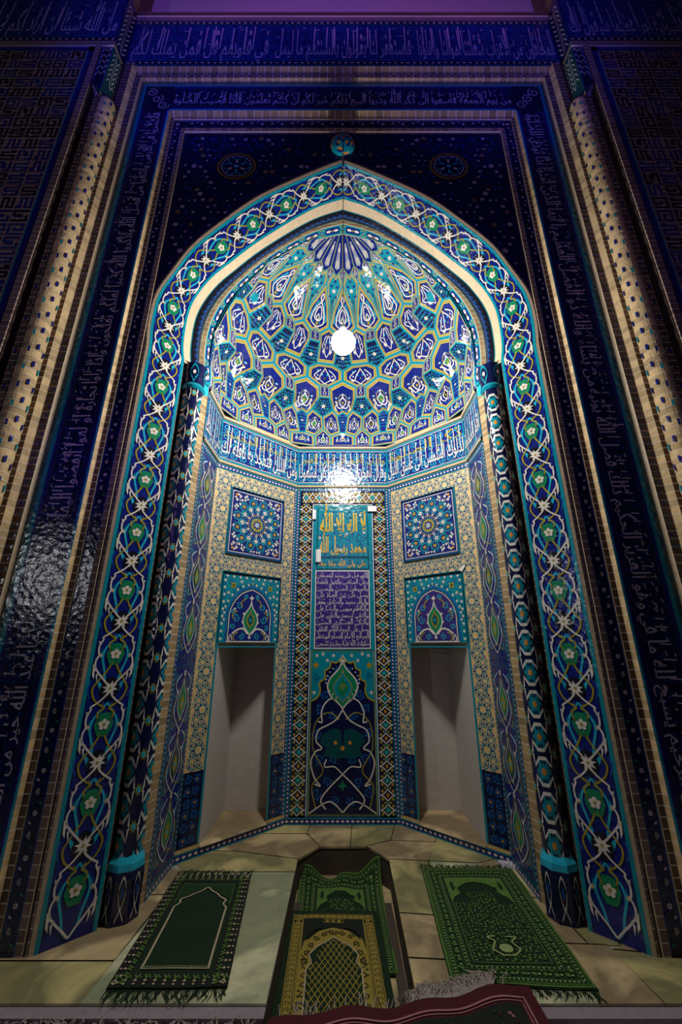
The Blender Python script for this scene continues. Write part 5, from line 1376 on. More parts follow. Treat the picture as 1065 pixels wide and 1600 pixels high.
for n in range(1, 16, 2):
    CELLS.append(('bud', n, [(n-.38, 0), (n+.38, 0), (n+.4, .75), (n, 1.0), (n-.4, .75)]))
    for s in (-1, 1):
        c = n+s
        CELLS.append(('palm', n+s*.5, [(c-s*.12, .85), (c-s*.6, .75), (n, 1.0), (n, 1.7), (n+s*.5, 2.1), (c-s*.25, 1.75)]))
    CELLS.append(('soffit', n, [(n, 1.7), (n+.5, 2.1), (n+.25, 2.3), (n-.25, 2.3), (n-.5, 2.1)]))
    CELLS.append(('small', n, [(n-.25, 2.3), (n+.25, 2.3), (n+.25, 3.0), (n, 3.15), (n-.25, 3.0)]))
    CELLS.append(('lattice', n, [(n, 3.15), (n+.25, 3.0), (n+1, 3.4), (n+1, 3.9), (n+.5, 4.3), (n-.5, 4.3), (n-1, 3.9), (n-1, 3.4), (n-.25, 3.0)]))
    CELLS.append(('lattice', n, [(n-.5, 4.3), (n+.5, 4.3), (n+.35+.3, 4.9), (n+.65, 5.5), (n, 5.9), (n-.65, 5.5), (n-.65, 4.9)]))
    CELLS.append(('star', n, [(n, 5.9), (n+.2, 6.8), (n+1, 7.6), (n+.5, 8.1), (n, 7.9), (n-.5, 8.1), (n-1, 7.6), (n-.2, 6.8)]))
    CELLS.append(('petal', n, [(n-.5, 8.1), (n, 7.9), (n+.5, 8.1), (n+1, 8.6), (n+1, 10), (n-1, 10), (n-1, 8.6)]))
# close the remaining slits of the tiling (neighbouring edges that do not meet)
for c in range(0, 17, 2):
    for s in (-1, 1):
        CELLS.append(('slit', c, [(c+s*.62, 0), (c+s*.62, 0), (c+s*.6, .75), (c+s*.6, .75)]))

def facet(kind, cen, poly, dst):
    pts = []
    for a, t in poly:
        p = VP(a, t)
        if not pts or (p-pts[-1]).length > 1e-4: pts.append(p)
    if len(pts) > 2 and (pts[0]-pts[-1]).length < 1e-4: pts.pop()
    if len(pts) < 3: return False
    n3 = len(pts); C0 = sum(pts, Vector())/n3
    nrm = Vector()
    for i in range(n3): nrm += (pts[i]-C0).cross(pts[(i+1) % n3]-C0)
    if nrm.length < 1e-6: return False
    nrm.normalize()
    if nrm.dot(Vector((0, YC-.4, 1.5))-C0) < 0: nrm = -nrm
    up = (VP(cen, min(10, poly[0][1]+6))-VP(cen, poly[0][1])) if kind != 'petal' else (VP(cen, 10)-VP(cen, 8))
    ey = (up-nrm*up.dot(nrm)).normalized(); ex = ey.cross(nrm)
    if ex.dot(Vector((math.cos(R(-90+11.25*cen)), -math.sin(R(-90+11.25*cen)), 0))) < 0: ex = -ex
    if kind in ('arch', 'palm', 'lattice', 'kite', 'bud'): C0 = C0-nrm*.013
    q = [((p-C0).dot(ex), (p-C0).dot(ey)) for p in pts]
    def on(x, y, h=0):
        for i in range(n3):
            a, b = q[i], q[(i+1) % n3]; det = a[0]*b[1]-a[1]*b[0]
            if abs(det) < 1e-12: continue
            u = (x*b[1]-y*b[0])/det; v = (a[0]*y-a[1]*x)/det
            if u >= -1e-6 and v >= -1e-6:
                return C0+(pts[i]-C0)*u+(pts[(i+1) % n3]-C0)*v+nrm*h
        return C0+ex*x+ey*y+nrm*h
    V, F, M = dst
    def ring(k): return [C0+(p-C0)*k for p in pts]
    def band(k0, k1, m):
        a, b = ring(k0), ring(k1); base = len(V); V.extend(W(*p) for p in a+b)
        for i in range(n3): F.append((base+i, base+(i+1) % n3, base+n3+(i+1) % n3, base+n3+i)); M.append(m)
    def fan(k, m):
        a = ring(k); base = len(V); V.append(W(*C0)); V.extend(W(*p) for p in a)
        for i in range(n3): F.append((base, base+1+i, base+1+(i+1) % n3)); M.append(m)
    size = (pts[0]-C0).length
    if kind in ('soffit', 'wedge', 'slit'):
        band(1, .90, 'turquoise'); fan(.90, 'navy' if kind == 'soffit' else 'cobalt')
    elif kind == 'petal':
        band(1, .94, 'mustard'); band(.94, .90, 'turquoise'); fan(.90, 'cobalt')
    else:
        band(1, .92, 'turquoise'); band(.92, .895, 'cream'); band(.895, .80, 'mustard'); band(.80, .77, 'cream'); band(.77, .745, 'black_glaze'); fan(.745, 'cobalt' if kind not in ('star',) else 'turquoise')
    # motif in a box inscribed in the facet
    rx = min([abs(x) for x, y in q if abs(x) > .25*max(abs(a) for a, b in q)] or [.02]); ax = max(abs(x) for x, y in q)*.70; ay0, ay1 = min(y for x, y in q)*.70, max(y for x, y in q)*.70
    P = Pat(); cy = 0
    by = min(-ay0, ay1); w_ = max(.0034, min(ax, by)*.105)
    if kind in ('soffit', 'wedge'):
        rnd = random.Random(int(cen*7+poly[0][1]*13))
        for i in range(-3, 4):
            for j in range(-3, 4):
                x, y = i*ax*.42+(j % 2)*ax*.21, j*by*.42
                if abs(x) < ax*1.05 and abs(y) < by*1.1:
                    if (i+j) % 2: P.star(x, y, min(ax, by)*.20, min(ax, by)*.10, 4, 'turquoise', 1, .4)
                    else: P.star(x, y, min(ax, by)*.26, min(ax, by)*.15, 6, 'azure' if (i+j) % 4 else 'turquoise', 1)
        P.star(0, 0, min(ax, by)*.36, min(ax, by)*.2, 5, 'white_glaze', 2, 1.57); P.disc(0, 0, min(ax, by)*.1, 'mustard', 3, 5)
    elif kind == 'star':
        for k in range(6):
            a = math.pi/3*k+.5; P.star(ax*.62*math.cos(a), by*.75*math.sin(a), ax*.30, ax*.18, 4, 'cobalt', 1, a)
        P.star(0, by*.05, ax*.42, ax*.2, 6, 'white_glaze', 2, .5); P.disc(0, by*.05, ax*.1, 'mustard', 3, 6)
    elif kind == 'small':
        P.curve([(0, ay0*.9), (ax*.45, ay0*.5), (0, 0), (ax*.30, ay1*.4), (0, ay1*.9), (-ax*.30, ay1*.4), (0, 0), (-ax*.45, ay0*.5)], w_, 'white_glaze', 2, True, 4)
        P.disc(0, ay0*.5, ax*.16, 'mustard', 3, 5)
    elif kind == 'gem':
        P.drop(0, 0, ax*.42, by*.75, None, 2, 'white_glaze', w_); P.disc(0, 0, ax*.2, 'orange', 2, 5)
    elif kind == 'petal':
        L_ = ay1-ay0
        for s in (-1, 0, 1):
            x = s*ax*.45; P.T = [lambda u, v, x=x, s=s: (x*(1-.9*max(0, (v-ay0)/L_))+u, v)]
            y0 = ay0*(.9 if s else .98)
            P.drop(0, y0+L_*.20, ax*.11, L_*.16, 'teal_dark' if s else 'green_glaze', 2, 'white_glaze', .0035)
            P.ribbon([(0, y0+L_*.36), (0, y0+L_*.55)], .003, 'white_glaze', 2); P.drop(0, y0+L_*.62, ax*.07, L_*.09, None, 2, 'white_glaze', .0025)
            P.ribbon([(0, y0+L_*.70), (0, y0+L_*.80)], .002, 'white_glaze', 2); P.T = [lambda u, v: (u, v)]
        for s in (-1, 1):
            for j in range(3): P.leaf(s*ax*(.24-.05*j), ay0*.8+j*L_*.25, L_*.12, ax*.12, 1.57, 'sky_glaze', 1)
    elif kind == 'kite':
        L_ = ay1-ay0
        for s in (-1, 1):
            P.curve([(0, ay0*.95), (s*ax*.62, ay0*.55), (s*ax*.66, 0), (s*ax*.40, ay1*.35), (0, ay1*.62), (-s*ax*.14, ay1*.80), (0, ay1*.96)], w_, 'white_glaze', 3)
            P.curve([(0, ay0*.40), (s*ax*.34, ay0*.10), (s*ax*.24, ay1*.30), (0, ay1*.45)], w_, 'white_glaze', 3)
            P.curve([(s*ax*.62, ay0*.55), (s*ax*.90, ay0*.10), (s*ax*.60, ay1*.25), (s*ax*.30, ay1*.65)], w_*.9, 'sky_glaze', 2)
            P.leaf(s*ax*.45, ay0*.15, L_*.14, ax*.14, 1.3, 'sky_glaze', 2); P.leaf(s*ax*.25, ay1*.50, L_*.12, ax*.12, 1.57+s*.4, 'turquoise', 2)
            P.leaf(s*ax*.35, ay0*.62, L_*.10, ax*.14, 2.0, 'turquoise', 2); P.star(s*ax*.66, 0, w_*1.2, w_*.6, 5, 'white_glaze', 4)
        P.drop(0, 0, ax*.16, L_*.10, 'teal_dark', 3, 'white_glaze', w_*.8); P.star(0, ay0*.62, w_*2, w_, 6, 'mustard', 4)
    elif kind in ('lattice',):
        for s in (-1, 1):
            P.curve([(0, ay0*.95), (s*ax*.42, ay0*.5), (s*ax*.30, ay1*.2), (s*ax*.12, ay1*.6), (0, ay1*.95)], w_, 'white_glaze', 3)
            P.curve([(s*ax*.42, ay0*.55), (s*ax*.85, ay0*.15), (s*ax*.62, ay1*.35), (s*ax*.32, ay1*.75)], w_, 'white_glaze', 3)
            P.poly([(s*ax*.55, ay0*.72), (s*ax*.80, ay0*.50), (s*ax*.62, ay0*.40), (s*ax*.45, ay0*.5)], 'white_glaze', 3)
            P.star(s*ax*.58, 0, w_*1.3, w_*.6, 5, 'white_glaze', 4); P.leaf(s*ax*.60, ay1*.45, ax*.22, ax*.14, 2+s*.6, 'sky_glaze', 2); P.leaf(s*ax*.2, 0, by*.4, ax*.14, 1.57, 'sky_glaze', 2)
            P.disc(s*ax*.40, ay0*.30, w_*.8, 'orange', 3, 5)
            P.leaf(s*ax*.70, ay0*.35, ax*.22, ax*.12, -.5, 'turquoise', 2)
        P.poly([(-ax*.26, ay1*.92), (0, ay1*.60), (ax*.26, ay1*.92), (0, ay1*1.0)], 'black_glaze', 2); P.disc(0, ay1*.84, w_*.7, 'mustard', 4, 5)
        P.disc(0, ay0*.25, w_*.9, 'mustard', 3, 5)
    else:
        ctr = 'green_glaze' if kind in ('bud', 'kite') or int(cen) % 4 == 2 else ('black_glaze' if int(cen) % 4 else 'cobalt')
        P.drop(0, by*.02, ax*.33, by*.55, ctr, 2, 'white_glaze', w_)
        P.disc(0, -by*.08, ax*.14, 'mustard', 4, 6); P.disc(0, -by*.08, ax*.06, 'orange', 5, 5)
        P.star(0, by*.72, w_*1.6, w_*.8, 4, 'white_glaze', 3)
        for s in (-1, 1):
            P.curve([(0, -by*.55), (s*ax*.38, -by*.62), (s*ax*.66, -by*.30), (s*ax*.78, -by*.62), (s*ax*.60, -by*.85)], w_, 'white_glaze', 3, False, 4)
            P.poly([(s*ax*.50, -by*.40), (s*ax*.80, -by*.10), (s*ax*.66, by*.12), (s*ax*.55, -by*.15)], 'white_glaze', 3)
            P.leaf(s*ax*.55, by*.18, ax*.32, ax*.18, 1.57-s*.5, 'sky_glaze', 2); P.leaf(s*ax*.30, by*.62, ax*.24, ax*.12, 1.57+s*.6, 'turquoise', 2)
            P.leaf(s*ax*.25, -by*.82, ax*.24, ax*.14, -s*.4, 'sky_glaze', 2)
            if kind == 'palm': P.curve([(s*ax*.12, by*.75), (s*ax*.42, by*.42), (s*ax*.34, by*.10), (s*ax*.66, -by*.05)], w_*.7, 'mustard', 2, False, 3)
            P.star(s*ax*.70, by*.30, w_*.9, w_*.45, 5, 'white_glaze', 3)
    base = len(V)
    for u, v, l in P.v: V.append(W(*on(u, v, l*EPS)))
    for f, m in zip(P.f, P.m): F.append(tuple(base+i for i in f)); M.append(m)
    return True
vault = thing('honeycomb_vault', (0, 2.81, 1.49), 'honeycomb half dome of faceted blue, turquoise and mustard tile cells filling the arch head', 'vault')
rest = ([], [], [])
NM = {'arch': 'wide_cell', 'bud': 'narrow_cell', 'palm': 'hexagonal_cell', 'lattice': 'lattice_cell', 'kite': 'kite_cell', 'star': 'star_cell', 'soffit': 'soffit_facet', 'petal': 'crown_petal'}
for kind, cen, poly in CELLS:
    if kind == 'slit': continue
    if kind in ('wedge', 'small', 'gem'): facet(kind, cen, poly, rest); continue
    dst = ([], [], [])
    if facet(kind, cen, poly, dst): make(NM[kind], dst[0], dst[1], dst[2], vault)
# the backing shell of the dome closes every joint between cells
ts = [0, .75, 1, 1.7, 2.1, 2.3, 3, 3.4, 4.3, 4.9, 5.5, 5.9, 6.8, 7.6, 8.1, 8.6, 10]
base = len(rest[0]); na = 32
for t in ts:
    for i in range(na+1):
        a = 16*i/na; p = VP(a, t); c = Vector((0, YC, p.z)); q_ = min(1, min(a, 16-a)/4); p = p+(p-c).normalized()*(.014+.085*q_)+Vector((0, 0, .03*q_ if t > 3 else 0)); rest[0].append(W(*p))
for j in range(len(ts)-1):
    for i in range(na): q = base+j*(na+1)+i; rest[1].append((q, q+1, q+na+2, q+na+1)); rest[2].append('turquoise')
o = make('small_cells', rest[0], rest[1], rest[2], vault); o['kind'] = 'stuff'

# ---- hanging lamp
LX, LDp, LZ = 0.003, 1.782, 1.585
t = thing('hanging_lamp', (LX, LDp, 2.86), 'glowing round white bulb hanging on a thin cable in front of the vault', 'lamp')
g = Geo(); prof = []
rb = .066
for i in range(17):
    a = math.pi*i/16; prof.append((max(.0005, rb*math.sin(a)*(1.0 if i > 4 else 1.0)), -rb*math.cos(a)))
gb = g
g = Geo(); g.lathe((LX, LDp, LZ), [(.0005, rb*.93), (.018, rb*.95), (.020, rb+.035), (.010, rb+.05), (.0005, rb+.052)], 'dark_metal', 16); so = g.build('socket', t, smooth=True)
gb.lathe((LX, LDp, LZ), prof, 'bulb_glass', 24); gb.build('bulb', so, smooth=True)
g = Geo(); g.tube([(LX, LDp, LZ+rb+.05), (LX, LDp-.001, LZ+.4), (LX, LDp-.01, LZ+.9), (LX, 1.758, 3.00)], .0022, 'cable', 6); g.build('cable', t)
g = Geo(); g.tube([(LX, 1.756, 2.98), (LX, 1.752, 3.04), (LX, 1.745, 3.075)], .006, 'cable', 8); g.tube([(LX, 1.72, 3.078), (LX, 1.762, 3.078)], .006, 'cable', 8); g.build('hook', t)

# ================================================================== RUGS
def rug_map(c, upd, wdt, lng, z, amp=.004, seed=0, warp=None):
    """c = centre of the near edge, upd = direction of the long side; returns map (u across 0..wdt, v along 0..lng)"""
    c = Vector((c[0], c[1])); up = Vector(upd).normalized(); rt = Vector((up.y, -up.x))
    def fn(u, v, h):
        p = c+rt*(u-wdt/2)+up*v
        zz = z+amp*(.6+.5*math.sin(9*u+5*v+seed)+.5*math.sin(23*v-7*u+seed*2))+h
        if warp: p, zz = warp(u, v, p, zz)
        return (p.x, p.y, zz)
    return fn
def rug_body(P, wdt, lng, m, th=.006, ml=None):
    P.rect(0, 0, wdt, lng, m, 0, 28, 44)
def rug_sides(fn, wdt, lng, m, t, th=.006):
    g = Geo(); n = 24
    def side(f0):
        for i in range(n):
            a, b = f0(i/n), f0((i+1)/n); pa, pb = fn(a[0], a[1], 0), fn(b[0], b[1], 0)
            g.quad(pa, pb, (pb[0], pb[1], pb[2]-th), (pa[0], pa[1], pa[2]-th), m)
    side(lambda q: (wdt*q, 0)); side(lambda q: (wdt*q, lng)); side(lambda q: (0, lng*q)); side(lambda q: (wdt, lng*q))
    g.build('edge_binding', t)
def fringe(fn, wdt, lng, ends, m, t, zf, seed, ln=.035, n=90, name='fringe', r=.0016):
    rnd = random.Random(seed)
    for e in ends:
        g = Geo()
        for k in range(n):
            u = wdt*(k+.5)/n; v = 0 if e == 0 else lng; s = -1 if e == 0 else 1
            p0 = Vector(fn(u, v, -.002)); d = (Vector(fn(u, v+.01*s, 0))-Vector(fn(u, v, 0))); d.z = 0
            if d.length == 0: continue
            d.normalize(); side = Vector((d.y, -d.x, 0)); L_ = ln*(.55+.8*rnd.random()); a = (rnd.random()-.5)*1.0
            clump = .35*math.sin(k*.9+seed)
            p1 = p0+d*L_*.5+side*(a*.3+clump)*L_*.5; p2 = p0+d*L_+side*(a+clump)*L_
            p1.z = max(zf+.003, p0.z-.002+rnd.random()*.006); p2.z = zf+.0025
            g.tube([p0, p1, p2], [r, r, r*.5], m, 4)
        g.build(name, t)
def tulip(P, u, v, s, m, l): 
    P.fan(u, v, [(u+s*x, v+s*y) for x, y in ((0, -.9), (.5, -.2), (.9, .7), (.35, .25), (0, .9), (-.35, .25), (-.9, .7), (-.5, -.2))], m, l)

# left rug: plain dark green field under a beige cusped arch
t = thing('prayer_rug', (-.56, 1.63, -1), 'dark green prayer rug with a plain field and beige arch outline, on the left slabs', 'rug', 'green prayer rugs')
wd, lg = .372, .645
A_, B_ = Vector((-.722, 1.617)), Vector((-.355, 1.629)); C_, D_ = Vector((-.418, 2.256)), Vector((-.761, 2.256))
def corners_map(bl, br, tr, tl, z, amp, seed):
    bl, br, tr, tl = map(Vector, (bl, br, tr, tl))
    def mk(wd, lg):
        def fn(u, v, h):
            a, b = u/wd, v/lg; p = (bl*(1-a)+br*a)*(1-b)+(tl*(1-a)+tr*a)*b
            return (p.x, p.y, z+amp*(.7+.5*math.sin(9*u+15*v+seed)+.4*math.sin(33*v-17*u+seed*2))+h*2.2)
        return fn
    return mk
fn = corners_map(A_, B_, C_, D_, -.996, .003, 1)(wd, lg)
P = Pat(.018); rug_body(P, wd, lg, 'rug_green_dark')
P.build('pile', fn, t)
P = Pat(.018)
bw = .058
def border_rects(P, i, w_, m, l): P.ribbon([(i, i), (wd-i, i), (wd-i, lg-i), (i, lg-i)], w_, m, l, True)
P.rect(.0, .0, wd, bw, 'rug_black', 1, 24, 4); P.rect(0, lg-bw, wd, lg, 'rug_black', 1, 24, 4); P.rect(0, bw, bw, lg-bw, 'rug_black', 1, 4, 40); P.rect(wd-bw, bw, wd, lg-bw, 'rug_black', 1, 4, 40)
def along(n, f):
    for k in range(n):
        q = (k+.5)/n; f(q)
for e in range(4):
    L_ = (wd if e < 2 else lg); n = int(L_/.030)
    for k in range(n):
        c = (k+.5)*L_/n
        T = (lambda a, b: (c+a, b)) if e == 0 else (lambda a, b: (c+a, lg-b)) if e == 1 else (lambda a, b: (b, c+a)) if e == 2 else (lambda a, b: (wd-b, c+a))
        P.poly([T(-.010, .046), T(0, .028), T(.010, .046), T(.006, .050), T(0, .038), T(-.006, .050)], 'rug_green_light', 3)
        P.fan(*T(0, .024), [T(.006, .024), T(0, .030), T(-.006, .024), T(0, .018)], 'rug_cream', 3)
        P.fan(*T(.012, .036), [T(.016, .036), T(.012, .041), T(.008, .036), T(.012, .031)], 'rug_green_light', 3)
        P.fan(*T(0, .010), [T(.005, .010), T(0, .0145), T(-.005, .010), T(0, .0055)], 'rug_cream', 3)
P.ribbon([(bw+.014, .075), (wd-bw-.014, .075)], .004, 'rug_cream', 3)
ar = [(bw+.018, .075), (bw+.018, lg*.62), (bw+.035, lg*.66), (bw+.030, lg*.70), (bw+.060, lg*.735), (bw+.075, lg*.765), (wd/2-.025, lg*.80), (wd/2, lg*.845)]
for k in range(1):
    L_ = ar+[(wd-x, y) for x, y in reversed(ar[:-1])]
    P.curve([(x, y) for x, y in L_[1:-1]], .0075, 'rug_cream', 3); P.ribbon(L_[:2], .0075, 'rug_cream', 3); P.ribbon(L_[-2:], .0075, 'rug_cream', 3)
    P.poly([(bw+.02, lg*.64)]+[(x-.004, y+.012) for x, y in ar[2:]]+[(wd-x+.004, y+.012) for x, y in reversed(ar[2:-1])]+[(wd-bw-.02, lg*.64), (wd-bw-.012, lg-bw-.02), (bw+.012, lg-bw-.02)], 'rug_green', 2)
P.ribbon([(bw+.01, lg*.66), (bw+.01, lg-bw-.018), (wd-bw-.01, lg-bw-.018), (wd-bw-.01, lg*.66)], .0025, 'rug_green_light', 3)
for k in range(24): 
    x = bw+.018+(wd-2*bw-.036)*k/23; P.disc(x, .081, .003, 'rug_lime', 4, 5)
P.build('woven_pattern', fn, t); rug_sides(fn, wd, lg, 'rug_green_dark', t)
fringe(fn, wd, lg, (0, 1), 'rug_green_dark', t, -.999, 3, .045, 90)

# right rug and pit rug: dense green and lime floral weave
def floral_rug(t, fn, wd, lg, seed):
    P = Pat(.018); rug_body(P, wd, lg, 'rug_green'); P.build('pile', fn, t)
    P = Pat(.018); rnd = random.Random(seed)
    def rr(i, w_, m, l): P.ribbon([(i, i), (wd-i, i), (wd-i, lg-i), (i, lg-i)], w_, m, l, True)
    P.rect(.062, .062, wd-.062, lg-.062, 'rug_green_dark', 1, 24, 40)
    for i, w_ in ((.006, .006), (.017, .0022), (.030, .0022), (.066, .0025), (.078, .0025)): rr(i, w_, 'rug_green_light', 2)
    for e in range(4):
        L_ = (wd if e < 2 else lg)
        for (off, pitch, sz, mm) in ((.0235, .014, .0036, 'rug_lime'), (.072, .016, .0036, 'rug_lime'), (.048, .034, .0105, 'rug_green_light'), (.010, .009, .0028, 'rug_green_light')):
            n = int((L_-2*off)/pitch)
            for k in range(n):
                c = off+(k+.5)*(L_-2*off)/n
                u, v = ((c, off), (c, lg-off), (off, c), (wd-off, c))[e]
                if sz > .008: P.star(u, v, sz, sz*.45, 5, mm, 3, rnd.random()*6); P.disc(u+.014*(e < 2), v+.014*(e > 1), .0045, 'rug_lime', 3, 5); P.leaf(u-.009, v+.008, .012, .006, rnd.random()*6, mm, 3)
                else: P.disc(u, v, sz, mm, 3, 5)
    # cusped niche on a pale ground
    x0, x1, y1 = .092, wd-.092, lg-.092; m2 = wd/2
    ar = [(x0+.004, lg*.62), (x0+.018, lg*.665), (x0+.048, lg*.70), (x0+.042, lg*.755), (x0+.075, lg*.80), (m2-.03, lg*.815), (m2, lg*.822)]
    P.poly([(x0, lg*.60)]+ar+[(wd-x, y) for x, y in reversed(ar[:-1])]+[(x1, lg*.60), (x1, y1), (x0, y1)], 'rug_green_light', 3)
    P.ribbon([(x0, .092), (x1, .092), (x1, y1), (x0, y1)], .003, 'rug_green_light', 3, True)
    for s in (0, 1):
        X = lambda x: x if s == 0 else wd-x
        P.fan(X(x0+.022), lg*.77, [(X(x0+.022+.008*math.cos(q)), lg*.77+.032*math.sin(q)) for q in [math.pi/4*i for i in range(8)]], 'rug_green_dark', 5)
    for _ in range(70):
        x, y = x0+(x1-x0)*rnd.random(), lg*(.64+.2*rnd.random()); P.disc(x, y, .0028, 'rug_green', 4, 5)
    for i in range(15):
        for j in range(30):
            x, y = x0+.012+i*(x1-x0-.024)/14+(rnd.random()-.5)*.008, .105+j*(lg*.70-.1)/29+(rnd.random()-.5)*.008
            if y > lg*.60 and (abs(x-m2) > .055): continue
            q = rnd.random()
            if q < .35: P.star(x, y, .0075, .003, 5, 'rug_green_light', 3, q*30)
            elif q < .6: P.leaf(x, y, .014, .006, q*40, 'rug_green_light', 3)
            elif q < .8: P.disc(x, y, .0032, 'rug_lime', 3, 5)
            else: P.ribbon([(x-.006, y), (x, y+.006), (x+.007, y)], .0022, 'rug_green_light', 3)
    P.fan(m2, .155, [(m2+.024*math.cos(q), .155+.020*math.sin(q)) for q in [math.pi/5*i for i in range(10)]], 'rug_lime', 5)
    P.ring(m2, .155, .032, .004, 'rug_green_dark', 6, 12, .027)
    for s in (-1, 1): P.curve([(m2+s*.02, .125), (m2+s*.045, .15), (m2+s*.03, .185), (m2+s*.05, .205), (m2+s*.02, .21)], .006, 'rug_lime', 5)
    P.rect(m2-.026, .120, m2+.026, .126, 'rug_lime', 5)
    P.build('woven_pattern', fn, t); rug_sides(fn, wd, lg, 'rug_green_dark', t)
t = thing('prayer_rug', (.56, 1.64, -1), 'bright green prayer rug densely woven with small flowers, lying on the right slabs', 'rug', 'green prayer rugs')
wd, lg = .440, .690
fn = corners_map((.338, 1.641), (.781, 1.617), (.797, 2.311), (.372, 2.322), -.996, .003, 2)(wd, lg)
floral_rug(t, fn, wd, lg, 8); fringe(fn, wd, lg, (0, 1), 'rug_green_dark', t, -.999, 5, .034, 110)

t = thing('prayer_rug', (0, 1.95, -1.125), 'rumpled green floral prayer rug in the sunken pit, half covered by the yellow one', 'rug', 'green prayer rugs')
wd, lg = .400, .640
def pitwarp(u, v, h):
    a, b = u/wd, v/lg
    x = -.215+.405*a+.012*(1-b); d_ = 1.88+.62*b
    z = -1.119+.004*math.sin(20*u+9*v)
    e = max(0, (b-.80)/.20); z += e*e*(.055*abs(a-.42)*2+.012)*1.4; d_ -= e*e*.035
    z += .014*e*math.sin(a*15)
    return (x, d_, z+h*2.2)
floral_rug(t, pitwarp, wd, lg, 12)
t = thing('prayer_rug', (-.03, 1.55, -1.12), 'yellow bordered prayer rug with a green lattice field, in the sunken pit', 'rug')
wd, lg = .385, .70
fn = corners_map((-.222, 1.53), (.180, 1.53), (.152, 2.225), (-.236, 2.222), -1.106, .003, 4)(wd, lg)
P = Pat(.018); rug_body(P, wd, lg, 'rug_green_dark'); P.build('pile', fn, t)
P = Pat(.018); m2 = wd/2
def rrr(i, w_, m, l, top=None): P.ribbon([(i, .0), (i, lg-i*1.1), (wd-i, lg-i*1.1), (wd-i, 0)], w_, m, l)
P.rect(.025, .0, .088, lg-.028, 'rug_yellow', 1, 4, 40); P.rect(wd-.088, 0, wd-.025, lg-.028, 'rug_yellow', 1, 4, 40); P.rect(.088, lg-.088, wd-.088, lg-.028, 'rug_yellow', 1, 20, 4)
P.rect(.088, 0, wd-.088, lg-.088, 'rug_black', 1, 20, 36)
rrr(.030, .0025, 'rug_black', 2); rrr(.058, .0025, 'rug_black', 2); rrr(.064, .0015, 'rug_black', 2)
for e in range(3):
    L_ = wd if e == 0 else lg; n = int(L_/.024)
    for k in range(n):
        c = (k+.5)*L_/n
        T = (lambda a, b: (c+a, lg-b-.004)) if e == 0 else (lambda a, b: (b, c+a)) if e == 1 else (lambda a, b: (wd-b, c+a))
        if e and c > lg-.05: continue
        P.ribbon([T(-.006, .036), T(.006, .038), T(.006, .050), T(-.002, .052), T(-.002, .045)], .0022, 'rug_black', 3)
        if c < lg*.62 or e == 0: P.fan(*T(0, .076), [T(.006, .076), T(0, .084), T(-.006, .076), T(0, .068)], 'rug_black', 3)
# spandrel lobes and arch scrolls
lob = [(.095, 0), (.095, lg*.50), (.112, lg*.545), (.102, lg*.60), (.128, lg*.655), (.160, lg*.69), (m2-.012, lg*.715), (m2, lg*.728)]
both = lob+[(wd-x, y) for x, y in reversed(lob[:-1])]
arch_out = [(.070, 0), (.070, lg*.60), (.090, lg*.72), (.135, lg*.795), (m2, lg*.825)]
P.poly(arch_out+[(wd-x, y) for x, y in reversed(arch_out[:-1])], 'rug_yellow', 3)
P.poly([(.070, lg*.64), (.078, lg*.72), (.115, lg*.80), (.15, lg*.82), (.15, lg-.072), (.070, lg-.072)], 'rug_black', 4); P.poly([(wd-.070, lg*.64), (wd-.078, lg*.72), (wd-.115, lg*.80), (wd-.15, lg*.82), (wd-.15, lg-.072), (wd-.070, lg-.072)], 'rug_black', 4)
P.poly(both, 'rug_green_dark', 5); P.ribbon(both, .005, 'rug_cream', 6)
for s in (0, 1):
    X = lambda x: x if s == 0 else wd-x
    for k in range(9):
        y = .02+k*.044; P.ribbon([(X(.080), y), (X(.096), y+.010), (X(.096), y+.026), (X(.080), y+.036), (X(.080), y+.044)], .003, 'rug_black', 5)
    for (x, y) in ((.088, .56), (.096, .62), (.108, .68), (.125, .735), (.155, .765), (.182, .775)):
        spiral(P, X(x), lg*y, .014, 'rug_black', .0035, 1.2, 1 if s else -1, x*50, 5)
nx, ny = 9, 26
for i in range(nx+1):
    for j in range(ny):
        x = .098+i*(wd-.196)/nx; y = .01+j*.0188; dx = (wd-.196)/nx/2
        if y > lg*.50 and abs(x-m2) > (.085-(y/lg-.5)*.30): continue
        if j % 2 == 0 and i == nx: continue
        cx_ = x+(dx if j % 2 == 0 else 0)
        P.curve([(cx_-dx, y+.018), (cx_-dx*.4, y+.006), (cx_, y), (cx_+dx*.4, y+.006), (cx_+dx, y+.018)], .0032, 'rug_lime' if 0 else 'rug_yellow', 6, False, 2) if .095 < cx_-dx+.004 and cx_+dx-.004 < wd-.095 else None
P.build('woven_pattern', fn, t); rug_sides(fn, wd, lg, 'rug_green_dark', t)

# dark red carpet with a pink border line at the very front, its corner thrown over the step
t = thing('hall_carpet', (.2, 1.4, -.99), 'dark red carpet with pink border stripe and pale fringe, across the pit front', 'carpet')
wd, lg = .84, .50
def red(u, v, h):
    a, b = u/wd, v/lg
    p = Vector((-.25, 1.00)).lerp(Vector((.585, 1.12)), a).lerp(Vector((-.205, 1.492)).lerp(Vector((.568, 1.618)), a), b)
    z = -.992+.006*math.sin(a*9)*(b)+.006*math.sin(a*23+1)*b+.010*b
    return (p.x, p.y, z+h*2.2)
P = Pat(.018); P.rect(0, 0, wd, lg, 'rug_red', 0, 50, 24)
P.ribbon([(.04, .0), (.04, lg-.045), (wd-.04, lg-.045), (wd-.04, 0)], .006, 'rug_pink', 2); P.ribbon([(.052, .0), (.052, lg-.057), (wd-.052, lg-.057), (wd-.052, 0)], .003, 'rug_pink', 2)
P.rect(.06, 0, wd-.06, lg-.066, 'rug_black', 1, 40, 20); rnd = random.Random(4)
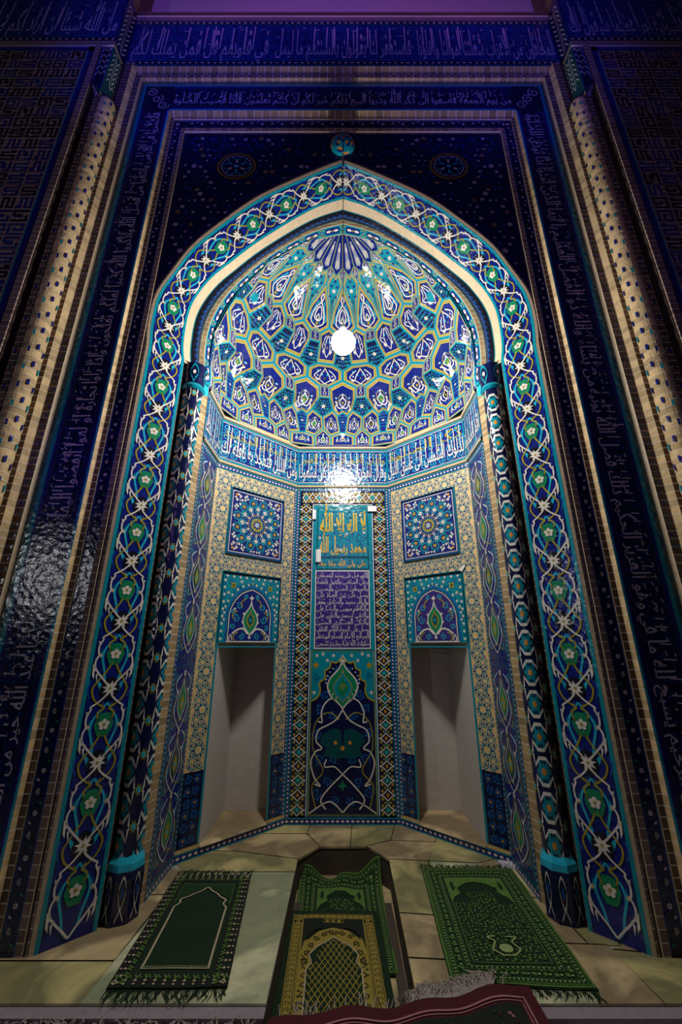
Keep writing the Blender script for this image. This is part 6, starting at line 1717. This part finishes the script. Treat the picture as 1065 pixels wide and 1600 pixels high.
for k in range(260):
    x, y = .07+rnd.random()*(wd-.14), rnd.random()*(lg-.08); P.star(x, y, .008, .003, 5, rnd.choice(('rug_green', 'rug_cream', 'rug_red', 'rug_pink')), 3, k)
P.build('pile', red, t); rug_sides(red, wd, lg, 'rug_red', t, .010)
g = Geo(); rnd = random.Random(77)
for k in range(300):
    a = rnd.random()
    a = .52+.34*(a**.8) if k % 6 else .02+.9*a
    p0 = Vector(red(wd*a, lg, 0)); L_ = .03+.04*rnd.random(); s = rnd.random()-.5
    p1 = p0+Vector((s*.03, L_*.5, .010*rnd.random()+.002)); p2 = p0+Vector((s*.08+.01*math.sin(k), L_, -.006)); p3 = p2+Vector((.02*(rnd.random()-.5), .012, -.004))
    if -.23 < p2.x < .225: p2.z -= .03; p3.z -= .06; p3.y -= .02
    else: p2.z = max(p2.z, -.998); p3.z = max(p3.z, -.998)
    g.tube([p0, p1, p2, p3], [.0016, .0014, .0012, .0008], 'fringe_grey', 4)
g.build('fringe', t)
# grey shaggy mat edge on the lower floor at the left
t = thing('shaggy_mat', (-.62, 1.40, -1.03), 'grey shaggy mat edge below the stone curb at the bottom left', 'mat')
g = Geo(); g.box(-1.05, 1.20, -1.0349, -.26, 1.528, -1.014, 'shag'); g.build('base', t)
g = Geo(); rnd = random.Random(78)
for k in range(700):
    x = -1.04+.78*rnd.random(); d_ = 1.40+.13*rnd.random(); a = rnd.random()*6.3; L_ = .012+.02*rnd.random()
    g.tube([(x, d_, -1.014), (x+L_*.5*math.cos(a), d_+L_*.5*math.sin(a), -1.004), (x+L_*math.cos(a), d_+L_*math.sin(a), -1.006)], [.002, .0016, .001], 'fringe_grey', 4)
o = g.build('pile', t); o['kind'] = 'stuff'
# crumpled white tissue at the foot of the right wall
g = Geo(); rnd = random.Random(6); NU, NV = 14, 10
pts = [[(.755+.06*i/NU-.01*(j/NV), 2.335+.028*j/NV-.02*i/NU, -.993+.012*abs(math.sin(i*1.3+j*.9))+.010*rnd.random()*(0 < i < NU)*(0 < j < NV)) for j in range(NV+1)] for i in range(NU+1)]
for i in range(NU):
    for j in range(NV): g.quad(pts[i][j], pts[i+1][j], pts[i+1][j+1], pts[i][j+1], 'tissue')
for i in range(NU):
    for j in (0, NV): a, b = pts[i][j], pts[i+1][j]; g.quad(a, b, (b[0], b[1], -.999), (a[0], a[1], -.999), 'tissue')
props(g.build('crumpled_tissue', origin=(.78, 2.33, -1)), 'crumpled white tissue at the far right corner of the flowery green rug', 'tissue')
